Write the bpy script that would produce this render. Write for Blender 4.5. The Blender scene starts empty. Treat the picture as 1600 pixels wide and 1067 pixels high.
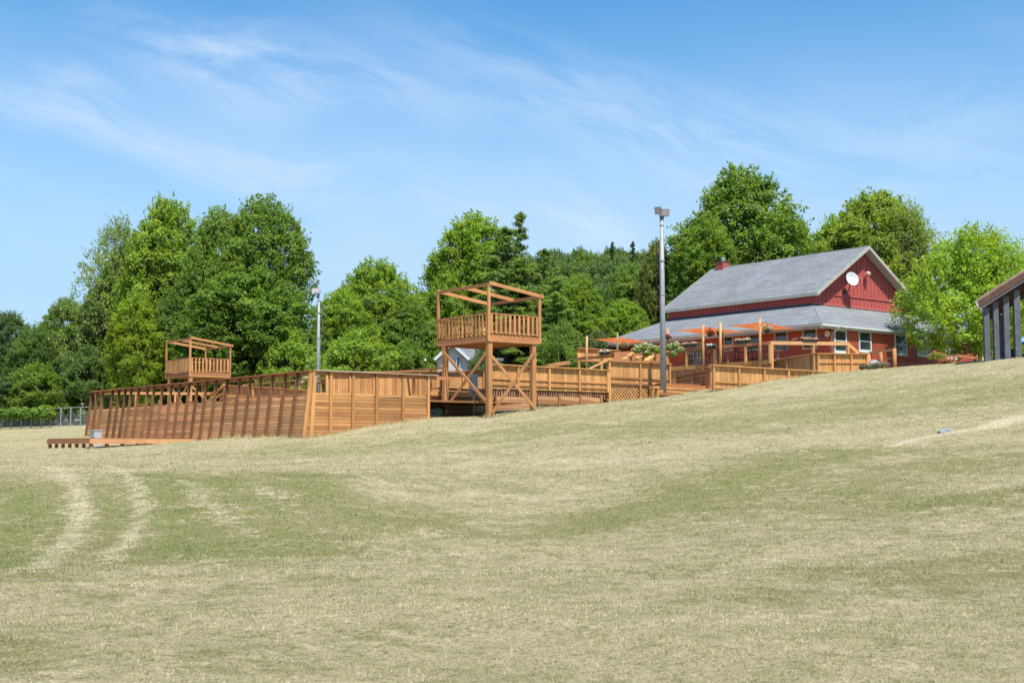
import bpy, math, random
import numpy as np
from mathutils import Vector, Matrix

SC = bpy.context.scene
COL = SC.collection
R = math.radians

# ------------------------------------------------------------------ camera, sky, sun, exposure
YAW = 38.2                      # the camera looks 38.2 degrees to the right of the +Y axis of the site
TANP = 166.5 / 2000.0           # tangent of its upward pitch
cam_d = bpy.data.cameras.new('camera')
cam = bpy.data.objects.new('camera', cam_d)
COL.objects.link(cam)
cam.location = (0, 0, 0)
cam.rotation_euler = (math.pi / 2 + math.atan(TANP), 0, -R(YAW))
cam_d.lens = 45.0
cam_d.sensor_width = 36.0
cam_d.clip_start = 0.1
cam_d.clip_end = 3000
SC.camera = cam

SUN_DIR = Vector((-0.12, -0.46, 0.88)).normalized()      # towards the sun
sun_el = math.asin(SUN_DIR.z)
sun_az = math.atan2(SUN_DIR.x, SUN_DIR.y)                # clockwise from +Y
sun_d = bpy.data.lights.new('sun', 'SUN')
sun = bpy.data.objects.new('sun', sun_d)
COL.objects.link(sun)
sun.rotation_euler = (-SUN_DIR).to_track_quat('-Z', 'Y').to_euler()
sun_d.energy = 4.8
sun_d.angle = R(0.53)
sun_d.color = (1.0, 0.95, 0.87)
SC.view_settings.view_transform = 'Standard'
SC.view_settings.look = 'None'
SC.view_settings.gamma = 1
SC.view_settings.exposure = 0.58
SC.view_settings.use_curve_mapping = False
SC.cycles.max_bounces = 8
SC.cycles.transparent_max_bounces = 8
SC.cycles.diffuse_bounces = 4
SC.cycles.glossy_bounces = 2
SC.cycles.transmission_bounces = 4


class NT:
    """tiny node-tree writer"""
    def __init__(self, tree):
        self.t = tree
        tree.nodes.clear()

    def n(self, typ, inputs=None, **props):
        nd = self.t.nodes.new(typ)
        for k, v in props.items():
            setattr(nd, k, v)
        for k, v in (inputs or {}).items():
            s = nd.inputs[k]
            if isinstance(v, bpy.types.NodeSocket):
                self.t.links.new(v, s)
            else:
                s.default_value = v
        return nd

    def math(self, op, a, b=0.0, clamp=False):
        return self.n('ShaderNodeMath', {0: a, 1: b}, operation=op, use_clamp=clamp).outputs[0]

    def rng(self, v, a, b, c=0.0, d=1.0, smooth=True):
        return self.n('ShaderNodeMapRange', {0: v, 1: a, 2: b, 3: c, 4: d},
                      interpolation_type='SMOOTHSTEP' if smooth else 'LINEAR').outputs[0]

    def mix(self, f, a, b, blend='MIX'):
        nd = self.n('ShaderNodeMix', data_type='RGBA', blend_type=blend)
        for k, v in ((0, f), (6, a), (7, b)):
            if isinstance(v, bpy.types.NodeSocket):
                self.t.links.new(v, nd.inputs[k])
            else:
                nd.inputs[k].default_value = v
        return nd.outputs[2]

    def noise(self, vec, scale, detail=3.0, rough=0.55, dist=0.0):
        return self.n('ShaderNodeTexNoise', {'Vector': vec, 'Scale': scale, 'Detail': detail,
                                             'Roughness': rough, 'Distortion': dist}).outputs[0]

    def mapping(self, vec, loc=(0, 0, 0), rot=(0, 0, 0), scale=(1, 1, 1), typ='POINT'):
        return self.n('ShaderNodeMapping', {'Vector': vec, 'Location': loc, 'Rotation': rot, 'Scale': scale},
                      vector_type=typ).outputs[0]


world = bpy.data.worlds.new("World")
SC.world = world
world.use_nodes = True
w = NT(world.node_tree)
sky = w.n('ShaderNodeTexSky', sky_type='NISHITA', sun_disc=False, sun_elevation=sun_el,
          sun_rotation=sun_az, air_density=1.0, dust_density=0.6, ozone_density=2.2, altitude=250)
tc = w.n('ShaderNodeTexCoord').outputs['Generated']
# direction in a frame turned to the middle of the view: x right, y ahead, z up
vd = w.mapping(tc, rot=(0, 0, R(YAW)))
# thin cirrus: noise stretched along streaks that fall to the right
warp = w.n('ShaderNodeTexNoise', {'Vector': vd, 'Scale': 4.0, 'Detail': 3.0}).outputs[1]
vw = w.n('ShaderNodeVectorMath', {0: warp, 1: (0.5, 0.5, 0.5)}, operation='SUBTRACT').outputs[0]
vw = w.n('ShaderNodeVectorMath', {0: vw, 3: 0.10}, operation='SCALE')
vw = w.n('ShaderNodeVectorMath', {0: vd, 1: vw.outputs[0]}, operation='ADD').outputs[0]
vr = w.mapping(vw, rot=(0, R(-17), 0))
streak = w.noise(w.mapping(vr, scale=(2.6, 3.0, 11.0)), 1.0, 7.0, 0.62, 0.3)
veil = w.noise(w.mapping(vr, scale=(1.6, 2.0, 4.5)), 1.3, 4.0, 0.55, 0.2)
fine = w.noise(w.mapping(vr, scale=(7, 7, 30)), 1.3, 6.0, 0.65, 0.4)
cl = w.math('MULTIPLY', w.rng(streak, 0.46, 0.80), w.rng(veil, 0.38, 0.66))
zz = w.n('ShaderNodeSeparateXYZ', {0: tc}).outputs[2]
veil2 = w.math('MULTIPLY', w.rng(w.noise(w.mapping(vr, loc=(3, 1, 2), scale=(2, 2, 5)), 1.0, 3.0, 0.5), 0.35, 0.70), w.rng(zz, 0.34, 0.20, 0.0, 0.42))
clouds = w.math('ADD', w.math('MULTIPLY', cl, 0.10), veil2)
# a few wisps of the day: (px, py, half length, half height, tilt, strength) on the sky
for (cx, cz, a, b, tilt, s) in ((-0.345, 0.305, 0.03, 0.012, 14, .5), (-0.235, 0.315, 0.07, 0.020, 22, .75),
                                (-0.25, 0.245, 0.24, 0.016, 14, .60), (-0.125, 0.285, 0.09, 0.016, 17, .50),
                                (-0.33, 0.262, 0.05, 0.016, 12, .32), (0.06, 0.27, 0.16, 0.030, 16, .34),
                                (0.05, 0.18, 0.03, 0.03, 5, .40), (0.20, 0.235, 0.22, 0.035, 10, .36),
                                (0.34, 0.26, 0.14, 0.03, 8, .30), (-0.2, 0.165, 0.25, 0.03, 8, .22)):
    l = math.sqrt(cx * cx + 1 + cz * cz)
    m = w.mapping(vw, loc=(-cx / l, 0, -cz / l))
    m = w.mapping(m, rot=(0, R(-tilt), 0))
    m = w.mapping(m, scale=(1 / a, 0.0, 1 / b))
    ln = w.n('ShaderNodeVectorMath', {0: m}, operation='LENGTH').outputs['Value']
    ahead = w.rng(w.n('ShaderNodeSeparateXYZ', {0: vd}).outputs[1], 0.1, 0.4)
    g = w.math('MULTIPLY', w.rng(ln, 1.9, 0.0), w.rng(fine, 0.30, 0.66))
    clouds = w.math('ADD', clouds, w.math('MULTIPLY', w.math('MULTIPLY', g, s * .62), ahead))
up = w.n('ShaderNodeSeparateXYZ', {0: tc}).outputs[2]
clouds = w.math('MULTIPLY', clouds, w.rng(up, 0.0, 0.12))
clouds = w.math('MINIMUM', clouds, 0.8)
skyc = w.mix(1.0, sky.outputs[0], (0.42, 0.86, 1.06, 1), 'MULTIPLY')
hz = w.rng(up, 0.38, 0.04, 0.0, 0.92)
skyc = w.mix(hz, skyc, (2.95, 4.10, 5.25, 1))
skyc = w.mix(clouds, skyc, (4.0, 4.8, 5.9, 1))
bg = w.n('ShaderNodeBackground', {'Color': skyc, 'Strength': 0.12})
out = w.n('ShaderNodeOutputWorld', {'Surface': bg.outputs[0]})


# ------------------------------------------------------------------ survey helpers
CY, SY = math.cos(R(YAW)), math.sin(R(YAW))
PIT = math.atan(TANP)


def ld(lat, d, z):
    """metres right of the view axis, metres ahead, height above the eye -> site coordinates"""
    return Vector((CY * lat + SY * d, -SY * lat + CY * d, z))


def at(px, py, d):
    """a point surveyed from the camera: picture position and distance ahead"""
    v = 533.5 - py
    h = 2000 * math.cos(PIT) - v * math.sin(PIT)
    k = d / h
    return ld((px - 800) * k, d, (2000 * math.sin(PIT) + v * math.cos(PIT)) * k)


def zat(py, d):
    return at(800, py, d).z


def alongx(p, px):
    """point on the site's X line through p seen in column px (same height)"""
    q = (px - 800) / 2000.0 / math.cos(PIT) * (1.0)
    # lat = CY*X - SY*Y ; d = SY*X + CY*Y ; lat/d' = q with a small pitch term
    lo, hi = -80.0, 80.0
    for _ in range(60):
        m = (lo + hi) / 2
        if col(Vector((p.x + m, p.y, p.z))) < px:
            lo = m
        else:
            hi = m
    return Vector((p.x + m, p.y, p.z))


def alongy(p, px):
    lo, hi = -60.0, 80.0
    for _ in range(60):
        m = (lo + hi) / 2
        if col(Vector((p.x, p.y + m, p.z))) > px:
            lo = m
        else:
            hi = m
    return Vector((p.x, p.y + m, p.z))


def proj(p):
    lat = CY * p.x - SY * p.y
    d = SY * p.x + CY * p.y
    f = d * math.cos(PIT) + p.z * math.sin(PIT)
    v = -d * math.sin(PIT) + p.z * math.cos(PIT)
    return 800 + 2000 * lat / f, 533.5 - 2000 * v / f


def col(p):
    return proj(p)[0]


# ------------------------------------------------------------------ terrain height
CTRL = []
for px, rows in {
    -300: ((1067, 8.7), (900, 16), (860, 21), (745, 40), (722, 52), (706, 64), (690, 85), (674, 110)),
    60: ((1067, 8.7), (900, 16), (868, 20.0), (800, 26), (742, 33.5), (732, 38), (722, 49), (706, 58), (680, 90), (669, 106)),
    270: ((1067, 8.7), (900, 16), (865, 20.0), (800, 26), (742, 33), (732, 38), (722, 46), (700, 57), (691, 64)),
    480: ((1067, 8.7), (900, 16), (858, 20.5), (800, 26), (744, 33), (733, 38), (722, 44), (700, 51.5), (683, 57)),
    670: ((1067, 8.7), (900, 16), (838, 24.5), (795, 29), (740, 37), (700, 48.5), (675, 55), (653, 61)),
    850: ((1067, 8.7), (900, 16), (835, 25), (790, 30.5), (735, 38), (700, 45), (665, 54), (641, 63.5)),
    1037: ((1067, 8.7), (900, 16), (835, 23), (780, 29), (735, 35), (700, 42), (655, 56), (620, 74)),
    1200: ((1067, 8.7), (900, 16), (830, 22.5), (770, 29), (700, 40), (650, 53), (620, 63), (596, 73)),
    1350: ((1067, 8.7), (900, 15.8), (800, 24.5), (700, 38), (640, 51), (600, 65), (578, 75)),
    1600: ((1067, 8.6), (900, 15.3), (800, 23), (720, 32), (650, 43), (600, 53), (561, 64)),
    1900: ((1067, 8.5), (900, 15), (800, 22), (700, 32), (600, 48), (550, 60)),
}.items():
    for py, d in rows:
        CTRL.append(at(px, py, d))
for px, d, z in ((315, 66, .33), (141, 62.2, -.01), (75, 67, -.01), (108, 64.5, -.01), (200, 63.5, .06), (150, 69, .06), (100, 70, .08), (150, 78, .75), (930, 70, 2.42), (765, 62, 1.46), (1112, 70, 3.06), (1275, 75.6, 4.32),
                 (1300, 85, 4.75), (1450, 90, 5.0), (1600, 85, 4.9), (1200, 95, 4.8), (1100, 90, 4.0), (900, 95, 3.0),
                 (700, 85, 2.3), (500, 85, 1.9), (300, 95, 1.9), (0, 130, 2.4), (200, 130, 3.0), (500, 130, 3.4),
                 (800, 125, 4.6), (1000, 130, 6.5), (1200, 130, 7.0), (1500, 130, 7.0), (1800, 130, 7.0),
                 (1900, 80, 5.2), (-300, 150, 3.0), (600, 180, 6.0), (950, 175, 13.0), (950, 230, 26.0), (1100, 230, 22.0),
                 (750, 230, 17.0), (1400, 200, 12.0), (200, 200, 6.0), (1800, 200, 11.0)):
    p = at(px, 700, d)
    CTRL.append(Vector((p.x, p.y, z)))
for lat, d, z in ((0, 2, -1.62), (-10, 0, -1.62), (10, 0, -1.6), (-40, 10, -1.7), (40, 10, -1.2), (0, -30, -1.9), (-60, 40, -1.2),
                  (70, 40, 3.0), (-120, 300, 8), (0, 330, 34), (180, 300, 20)):
    CTRL.append(ld(lat, d, z))
_P = np.array([[p.x, p.y] for p in CTRL])
_Z = np.array([p.z for p in CTRL])
_S = 30.0


def _phi(r2):
    r2 = np.maximum(r2, 1e-9)
    return 0.5 * r2 * np.log(r2)


def _solve():
    n = len(_P)
    P = _P / _S
    K = _phi(((P[:, None, :] - P[None, :, :]) ** 2).sum(-1)) + np.eye(n) * 2e-4
    Q = np.hstack([np.ones((n, 1)), P])
    A = np.block([[K, Q], [Q.T, np.zeros((3, 3))]])
    b = np.concatenate([_Z, np.zeros(3)])
    return np.linalg.solve(A, b)


_W = _solve()


def terrain(x, y):
    x = np.atleast_1d(np.asarray(x, float))
    y = np.atleast_1d(np.asarray(y, float))
    q = np.stack([x, y], -1) / _S
    out = np.empty(len(q))
    P = _P / _S
    for i in range(0, len(q), 20000):
        qq = q[i:i + 20000]
        out[i:i + 20000] = _phi(((qq[:, None, :] - P[None]) ** 2).sum(-1)) @ _W[:-3] + _W[-3] + qq @ _W[-2:]
    return np.clip(out, -4, 45)


_g = np.random.RandomState(3)
_WAVES = [(_g.uniform(0, 2 * math.pi), _g.uniform(0.8, 6.0), _g.uniform(0, 6)) for _ in range(26)]


def surface(x, y):
    x = np.atleast_1d(np.asarray(x, float))
    y = np.atleast_1d(np.asarray(y, float))
    z = terrain(x, y)
    d = SY * x + CY * y
    near = np.clip(1 - np.abs(d - 20) / 80, 0.2, 1) * .7
    for a, wl, p in _WAVES:
        z = z + 0.0045 * wl ** 0.9 * np.sin((x * math.cos(a) + y * math.sin(a)) * 2 * math.pi / wl + p) * near
    return z


def gz(x, y):
    return float(terrain(x, y)[0])


def on_ground(px, py, dmax=140.0):
    """where the line of sight through a picture point first meets the ground"""
    ds = np.linspace(5, dmax, 800)
    pts = [at(px, py, d) for d in ds]
    g = terrain([p.x for p in pts], [p.y for p in pts])
    for p, z in zip(pts, g):
        if z >= p.z:
            return Vector((p.x, p.y, z))
    return Vector((pts[-1].x, pts[-1].y, float(g[-1])))


# ------------------------------------------------------------------ materials
def material(name):
    m = bpy.data.materials.new(name)
    m.use_nodes = True
    return m, NT(m.node_tree)


def finish(t, color, rough=0.8, spec=0.3, bump=None, bstr=0.3, bdist=0.02, metallic=0.0, **kw):
    ins = {'Base Color': color, 'Roughness': rough, 'Specular IOR Level': spec, 'Metallic': metallic}
    if bump is not None:
        ins['Normal'] = t.n('ShaderNodeBump', {'Height': bump, 'Strength': bstr, 'Distance': bdist}).outputs[0]
    ins.update(kw)
    p = t.n('ShaderNodeBsdfPrincipled', ins)
    t.n('ShaderNodeOutputMaterial', {'Surface': p.outputs[0]})
    return p


def scaled(c, k):
    return (c[0] * k, c[1] * k, c[2] * k, 1)


# stained timber: object colour gives the stain, every piece its own shade and grain
M = {}
m, t = material('stained_wood')
oi = t.n('ShaderNodeObjectInfo')
oc = t.n('ShaderNodeTexCoord').outputs['Object']
off = t.n('ShaderNodeCombineXYZ', {0: t.math('MULTIPLY', oi.outputs['Random'], 37.0), 1: t.math('MULTIPLY', oi.outputs['Random'], 11.0)})
vec = t.n('ShaderNodeVectorMath', {0: oc, 1: off.outputs[0]}, operation='ADD').outputs[0]
grain = t.noise(t.mapping(vec, scale=(2.2, 7, 7)), 1.6, 6, 0.65, 0.6)
geo = t.n('ShaderNodeNewGeometry').outputs['Position']
blot = t.noise(geo, 0.9, 5, 0.6)
fine = t.noise(geo, 14.0, 3, 0.6)
v = t.math('ADD', t.rng(oi.outputs['Random'], 0, 1, 0.74, 1.14, False), t.rng(grain, 0.25, 0.75, -0.16, 0.16, False))
v = t.math('ADD', v, t.rng(blot, 0.3, 0.7, -0.14, 0.14, False))
v = t.math('ADD', v, t.rng(fine, 0.3, 0.7, -0.09, 0.09, False))
cmul = t.n('ShaderNodeCombineXYZ', {0: v, 1: v, 2: v})
c = t.mix(1.0, oi.outputs['Color'], cmul.outputs[0], 'MULTIPLY')
grey = t.rng(t.noise(t.mapping(geo, scale=(1, 1, 2.5)), 1.7, 5, 0.65), 0.52, 0.78, 0, 0.30)
c = t.mix(grey, c, (0.27, 0.215, 0.165, 1))
finish(t, c, 0.72, 0.25, grain, 0.25, 0.01)
M['wood'] = m

m, t = material('grey_shingles')
geo = t.n('ShaderNodeNewGeometry').outputs['Position']
z = t.n('ShaderNodeSeparateXYZ', {0: geo}).outputs[2]
course = t.n('ShaderNodeTexBrick', {'Vector': t.n('ShaderNodeCombineXYZ', {
    0: t.math('ADD', t.n('ShaderNodeSeparateXYZ', {0: geo}).outputs[1], t.n('ShaderNodeSeparateXYZ', {0: geo}).outputs[0]), 1: t.math('MULTIPLY', z, 1.7)}).outputs[0],
    'Scale': 1.0, 'Brick Width': 0.9, 'Row Height': 0.26, 'Mortar Size': 0.016,
    'Color1': (0.21, 0.22, 0.23, 1), 'Color2': (0.115, 0.125, 0.135, 1), 'Mortar': (0.07, 0.075, 0.08, 1)})
n1 = t.noise(geo, 7.0, 5, 0.7)
n2 = t.noise(t.mapping(geo, scale=(1, 1, .5)), 0.5, 4, 0.6)
c = t.mix(t.rng(n1, 0.3, 0.75), course.outputs[0], (0.25, 0.262, 0.275, 1))
c = t.mix(t.rng(n2, 0.40, 0.70, 0, 0.55), c, (0.145, 0.15, 0.15, 1))
finish(t, c, 0.9, 0.2, course.outputs[1], -0.4, 0.012)
M['shingle'] = m


def paint(name, color, rough=0.6, var=0.12, scale=2.0, spec=0.35, dirt=None, metallic=0.0, bump=0.05):
    m, t = material(name)
    geo = t.n('ShaderNodeNewGeometry').outputs['Position']
    a = t.noise(geo, scale, 5, 0.62)
    b = t.noise(geo, scale * 9, 3, 0.6)
    c = t.mix(t.rng(a, 0.3, 0.7), scaled(color, 1 - var), scaled(color, 1 + var))
    c = t.mix(t.rng(b, 0.35, 0.75, 0, .5), c, scaled(color, 1 - var * 1.3))
    if dirt:
        d = t.noise(t.mapping(geo, scale=(1, 1, 0.45)), scale * 2.2, 6, 0.7)
        c = t.mix(t.rng(d, 0.55, 0.72, 0, 0.8), c, dirt)
    finish(t, c, rough, spec, b, bump, 0.01, metallic)
    M[name] = m
    return m


paint('barn_red', (0.42, 0.085, 0.074), 0.7, 0.10, 1.2, dirt=(0.35, 0.08, 0.068, 1))
paint('siding_red', (0.38, 0.085, 0.050), 0.65, 0.12, 1.0, dirt=(0.2, 0.04, 0.025, 1))
paint('foundation_red', (0.45, 0.12, 0.10), 0.7, 0.10, 1.0)
paint('trim_grey', (0.42, 0.39, 0.33), 0.6, 0.10, 1.5, dirt=(0.26, 0.23, 0.18, 1))
paint('white_trim', (0.56, 0.57, 0.57), 0.5, 0.06, 1.5)
paint('house_white', (0.44, 0.44, 0.45), 0.7, 0.05, 1.0)
paint('window_trim', (0.50, 0.43, 0.34), 0.6, 0.08, 1.5)
paint('dark_metal', (0.035, 0.037, 0.042), 0.45, 0.1, 3.0)
paint('flashing', (0.05, 0.06, 0.075), 0.5, 0.1, 3.0)
paint('galvanised', (0.30, 0.315, 0.335), 0.55, 0.16, 2.0, spec=0.4, metallic=0.15, dirt=(0.22, 0.225, 0.235, 1))
paint('lamp_housing', (0.24, 0.23, 0.22), 0.5, 0.1, 3.0)
paint('lamp_face', (0.42, 0.37, 0.38), 0.25, 0.05, 3.0, spec=0.6)
paint('teal_cabinet', (0.22, 0.31, 0.31), 0.5, 0.08, 2.0)
paint('dish_white', (0.56, 0.58, 0.60), 0.4, 0.03, 2.0)
paint('rusty_white', (0.46, 0.47, 0.48), 0.5, 0.06, 1.5, dirt=(0.25, 0.13, 0.06, 1))
paint('cream', (0.70, 0.62, 0.42), 0.6, 0.06, 2.0)
paint('tan_lamp', (0.50, 0.34, 0.24), 0.5, 0.06, 2.0)
paint('weathered_grey', (0.105, 0.112, 0.128), 0.85, 0.22, 3.0, dirt=(0.10, 0.07, 0.05, 1))
paint('brown_beam', (0.105, 0.052, 0.035), 0.85, 0.25, 3.0, dirt=(0.16, 0.12, 0.09, 1))
paint('tan_roofing', (0.27, 0.20, 0.135), 0.85, 0.18, 3.0)
paint('dark_green', (0.015, 0.03, 0.022), 0.5, 0.1, 2.0)
paint('hose_green', (0.09, 0.16, 0.13), 0.5, 0.25, 8.0)
paint('grey_plastic', (0.24, 0.26, 0.28), 0.4, 0.15, 6.0, spec=0.5)
paint('stone', (0.42, 0.40, 0.37), 0.9, 0.2, 6.0)
paint('bark', (0.085, 0.07, 0.055), 0.9, 0.25, 5.0)
paint('planter_shade_dark', (0.06, 0.045, 0.04), 0.8, 0.15, 5.0)  # planters, and the dark sheets that stand in for shade
paint('blue_sign', (0.05, 0.12, 0.40), 0.5, 0.1, 3.0)
paint('sky_blue_cloth', (0.16, 0.36, 0.60), 0.6, 0.05, 3.0)
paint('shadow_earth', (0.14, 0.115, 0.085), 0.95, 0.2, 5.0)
paint('chair_metal', (0.05, 0.06, 0.07), 0.4, 0.15, 5.0)

m, t = material('window_glass')
geo = t.n('ShaderNodeNewGeometry').outputs['Position']
c = t.mix(t.rng(t.noise(geo, 0.8, 2), 0.35, 0.65), (0.018, 0.026, 0.034, 1), (0.05, 0.06, 0.065, 1))
finish(t, c, 0.06, 0.8)
M['glass'] = m

m, t = material('orange_sailcloth')
geo = t.n('ShaderNodeNewGeometry').outputs['Position']
c = t.mix(t.rng(t.noise(geo, 1.1, 3), 0.3, 0.7), (0.56, 0.145, 0.055, 1), (0.62, 0.23, 0.085, 1))
p = t.n('ShaderNodeBsdfPrincipled', {'Base Color': c, 'Roughness': 0.8, 'Specular IOR Level': 0.2})
tr = t.n('ShaderNodeBsdfTranslucent', {'Color': c})
mx = t.n('ShaderNodeMixShader', {0: 0.5, 1: p.outputs[0], 2: tr.outputs[0]})
t.n('ShaderNodeOutputMaterial', {'Surface': mx.outputs[0]})
M['sail'] = m

# leaves: object colour x per-leaf shade, some light passes through
m, t = material('leaves')
oi = t.n('ShaderNodeObjectInfo')
sh = t.n('ShaderNodeAttribute', attribute_name='shade').outputs['Fac']
geo = t.n('ShaderNodeNewGeometry').outputs['Position']
big = t.noise(geo, 0.35, 3, 0.5)
v = t.math('MULTIPLY', t.rng(sh, 0, 1, 0.62, 1.45, False), t.rng(big, 0.3, 0.7, 0.82, 1.2, False))
cm = t.n('ShaderNodeCombineXYZ', {0: v, 1: v, 2: v})
c = t.mix(1.0, oi.outputs['Color'], cm.outputs[0], 'MULTIPLY')
warm = t.mix(1.0, c, (1.35, 1.10, 0.65, 1), 'MULTIPLY')
c = t.mix(t.rng(t.noise(geo, 0.7, 2), 0.45, 0.75, 0, 0.8), c, warm)
p = t.n('ShaderNodeBsdfPrincipled', {'Base Color': c, 'Roughness': 0.55, 'Specular IOR Level': 0.35})
tcol = t.mix(1.0, c, (1.5, 1.55, 0.7, 1), 'MULTIPLY')
tr = t.n('ShaderNodeBsdfTranslucent', {'Color': tcol})
mx = t.n('ShaderNodeMixShader', {0: 0.46, 1: p.outputs[0], 2: tr.outputs[0]})
t.n('ShaderNodeOutputMaterial', {'Surface': mx.outputs[0]})
M['leaf'] = m

# petals
m, t = material('petals')
oi = t.n('ShaderNodeObjectInfo')
finish(t, oi.outputs['Color'], 0.7, 0.2)
M['petal'] = m

# lawn
DRY, PALE, GREEN, OLIVE = (0.465, 0.400, 0.232, 1), (0.66, 0.56, 0.365, 1), (0.248, 0.258, 0.090, 1), (0.308, 0.280, 0.128, 1)


def lawn_fields(t, geo, g_attr, p_attr):
    n_big = t.noise(geo, 0.16, 4, 0.6, 0.3)
    n_mid = t.noise(geo, 0.8, 5, 0.65, 0.4)
    n_sm = t.noise(geo, 3.4, 5, 0.7, 0.3)
    n_s2 = t.noise(t.mapping(geo, loc=(7, 3, 1)), 4.6, 4, 0.68, 0.3)
    gm = t.math('ADD', g_attr, t.math('ADD', t.rng(n_mid, 0.3, 0.7, -0.22, 0.22, False), t.rng(n_big, 0.3, 0.7, -0.16, 0.16, False)))
    gm = t.math('ADD', gm, t.rng(n_sm, 0.3, 0.7, -0.38, 0.38, False))
    pn = t.math('ADD', t.rng(n_s2, 0.35, 0.70, -0.50, 0.62, False), t.rng(n_mid, 0.7, 0.3, -0.25, 0.35, False))
    pn = t.math('MULTIPLY', pn, t.rng(p_attr, 0.0, 0.7, 1.0, 0.42))
    pm = t.math('ADD', p_attr, pn)
    return gm, pm, n_sm, n_s2


def lawn_color(t, geo, g_attr, p_attr):
    gm, pm, n_sm, n_s2 = lawn_fields(t, geo, g_attr, p_attr)
    n_fi = t.noise(geo, 17.0, 5, 0.75)
    n_tiny = t.noise(geo, 60.0, 3, 0.65)
    c = t.mix(t.rng(gm, 0.05, 0.62), DRY, OLIVE)
    c = t.mix(t.rng(gm, 0.50, 1.20), c, GREEN)
    c = t.mix(t.rng(pm, 0.10, 0.95, 0, 0.9), c, PALE)
    dk = t.mix(1.0, c, (0.40, 0.40, 0.33, 1), 'MULTIPLY')
    c = t.mix(t.rng(n_fi, 0.53, 0.34, 0, 0.85), c, dk)
    lt = t.mix(1.0, c, (1.30, 1.27, 1.25, 1), 'MULTIPLY')
    c = t.mix(t.rng(n_tiny, 0.52, 0.70, 0, 0.8), c, lt)
    return c, n_sm, n_fi, n_tiny


m, t = material('dry_lawn')
geo = t.n('ShaderNodeNewGeometry').outputs['Position']
ga = t.n('ShaderNodeAttribute', attribute_name='green').outputs['Fac']
pa = t.n('ShaderNodeAttribute', attribute_name='pale').outputs['Fac']
c, a, b, d = lawn_color(t, geo, ga, pa)
h = t.math('ADD', t.math('MULTIPLY', a, 1.0), t.math('ADD', t.math('MULTIPLY', b, 0.6), t.math('MULTIPLY', d, 0.2)))
finish(t, c, 0.95, 0.1, h, 1.0, 0.12)
M['lawn'] = m

m, t = material('grass_blades')
sh = t.n('ShaderNodeAttribute', attribute_name='shade').outputs['Fac']
ga = t.n('ShaderNodeAttribute', attribute_name='green').outputs['Fac']
pa = t.n('ShaderNodeAttribute', attribute_name='pale').outputs['Fac']
geo = t.n('ShaderNodeNewGeometry').outputs['Position']
gm, pm, _a, _b = lawn_fields(t, geo, ga, pa)
gm = t.math('ADD', gm, t.rng(sh, 0, 1, -0.25, 0.25, False))
c = t.mix(t.rng(gm, 0.0, 0.6), (0.54, 0.465, 0.270, 1), (0.37, 0.342, 0.158, 1))
c = t.mix(t.rng(gm, 0.50, 1.15), c, (0.262, 0.275, 0.095, 1))
c = t.mix(t.rng(pm, 0.10, 0.95, 0, .85), c, (0.68, 0.585, 0.39, 1))
k = t.rng(t.n('ShaderNodeMath', {0: t.math('MULTIPLY', sh, 17.3)}, operation='FRACT').outputs[0], 0, 1, 0.7, 1.3, False)
c = t.mix(1.0, c, t.n('ShaderNodeCombineXYZ', {0: k, 1: k, 2: k}).outputs[0], 'MULTIPLY')
p = t.n('ShaderNodeBsdfPrincipled', {'Base Color': c, 'Roughness': 0.8, 'Specular IOR Level': 0.2})
tr = t.n('ShaderNodeBsdfTranslucent', {'Color': c})
mx = t.n('ShaderNodeMixShader', {0: 0.3, 1: p.outputs[0], 2: tr.outputs[0]})
t.n('ShaderNodeOutputMaterial', {'Surface': mx.outputs[0]})
M['blade'] = m

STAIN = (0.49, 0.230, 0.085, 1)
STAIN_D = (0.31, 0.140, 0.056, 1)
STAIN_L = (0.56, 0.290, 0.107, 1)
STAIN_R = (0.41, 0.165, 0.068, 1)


# ------------------------------------------------------------------ mesh helpers
def tag(o, label=None, cat=None, group=None, kind=None):
    if label: o['label'] = label
    if cat: o['category'] = cat
    if group: o['group'] = group
    if kind: o['kind'] = kind
    return o


def thing(name, loc, label, cat, group=None):
    o = bpy.data.objects.new(name, None)
    COL.objects.link(o)
    o.location = loc
    o.empty_display_size = 0.2
    return tag(o, label, cat, group)


def _box_mesh():
    me = bpy.data.meshes.new('box')
    v = [(x, y, z) for x in (-.5, .5) for y in (-.5, .5) for z in (-.5, .5)]
    f = [(0, 1, 3, 2), (4, 6, 7, 5), (0, 4, 5, 1), (2, 3, 7, 6), (0, 2, 6, 4), (1, 5, 7, 3)]
    me.from_pydata(v, [], f)
    return me


_BOX = {}


def boxmesh(mat):
    if mat not in _BOX:
        me = _box_mesh()
        me.materials.append(M[mat])
        _BOX[mat] = me
    return _BOX[mat]


def basis(p, q, up=(0, 0, 1)):
    x = (q - p).normalized()
    u = Vector(up)
    if abs(x.dot(u)) > 0.985:
        u = Vector((0, 1, 0)) if abs(x.y) < 0.9 else Vector((1, 0, 0))
    y = u.cross(x).normalized()
    z = x.cross(y).normalized()
    return x, y, z


def plank(root, name, p, q, wid, thick, mat='wood', color=STAIN, up=(0, 0, 1), rnd=0.0):
    """a straight piece from p to q (site coordinates); wid across, thick along 'up'"""
    p, q = Vector(p), Vector(q)
    x, y, z = basis(p, q, up)
    L = (q - p).length
    o = bpy.data.objects.new(name, boxmesh(mat))
    COL.objects.link(o)
    mtx = Matrix(((x.x * L, y.x * wid, z.x * thick, 0), (x.y * L, y.y * wid, z.y * thick, 0),
                  (x.z * L, y.z * wid, z.z * thick, 0), (0, 0, 0, 1)))
    c = (p + q) / 2
    if root is not None:
        base = root
        off = Vector(root.location)
        while base.parent is not None:
            base = base.parent
            off += Vector(base.location)
        o.parent = root
        c = c - off
    mtx.translation = c
    o.matrix_basis = mtx
    o.color = color
    return o


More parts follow.
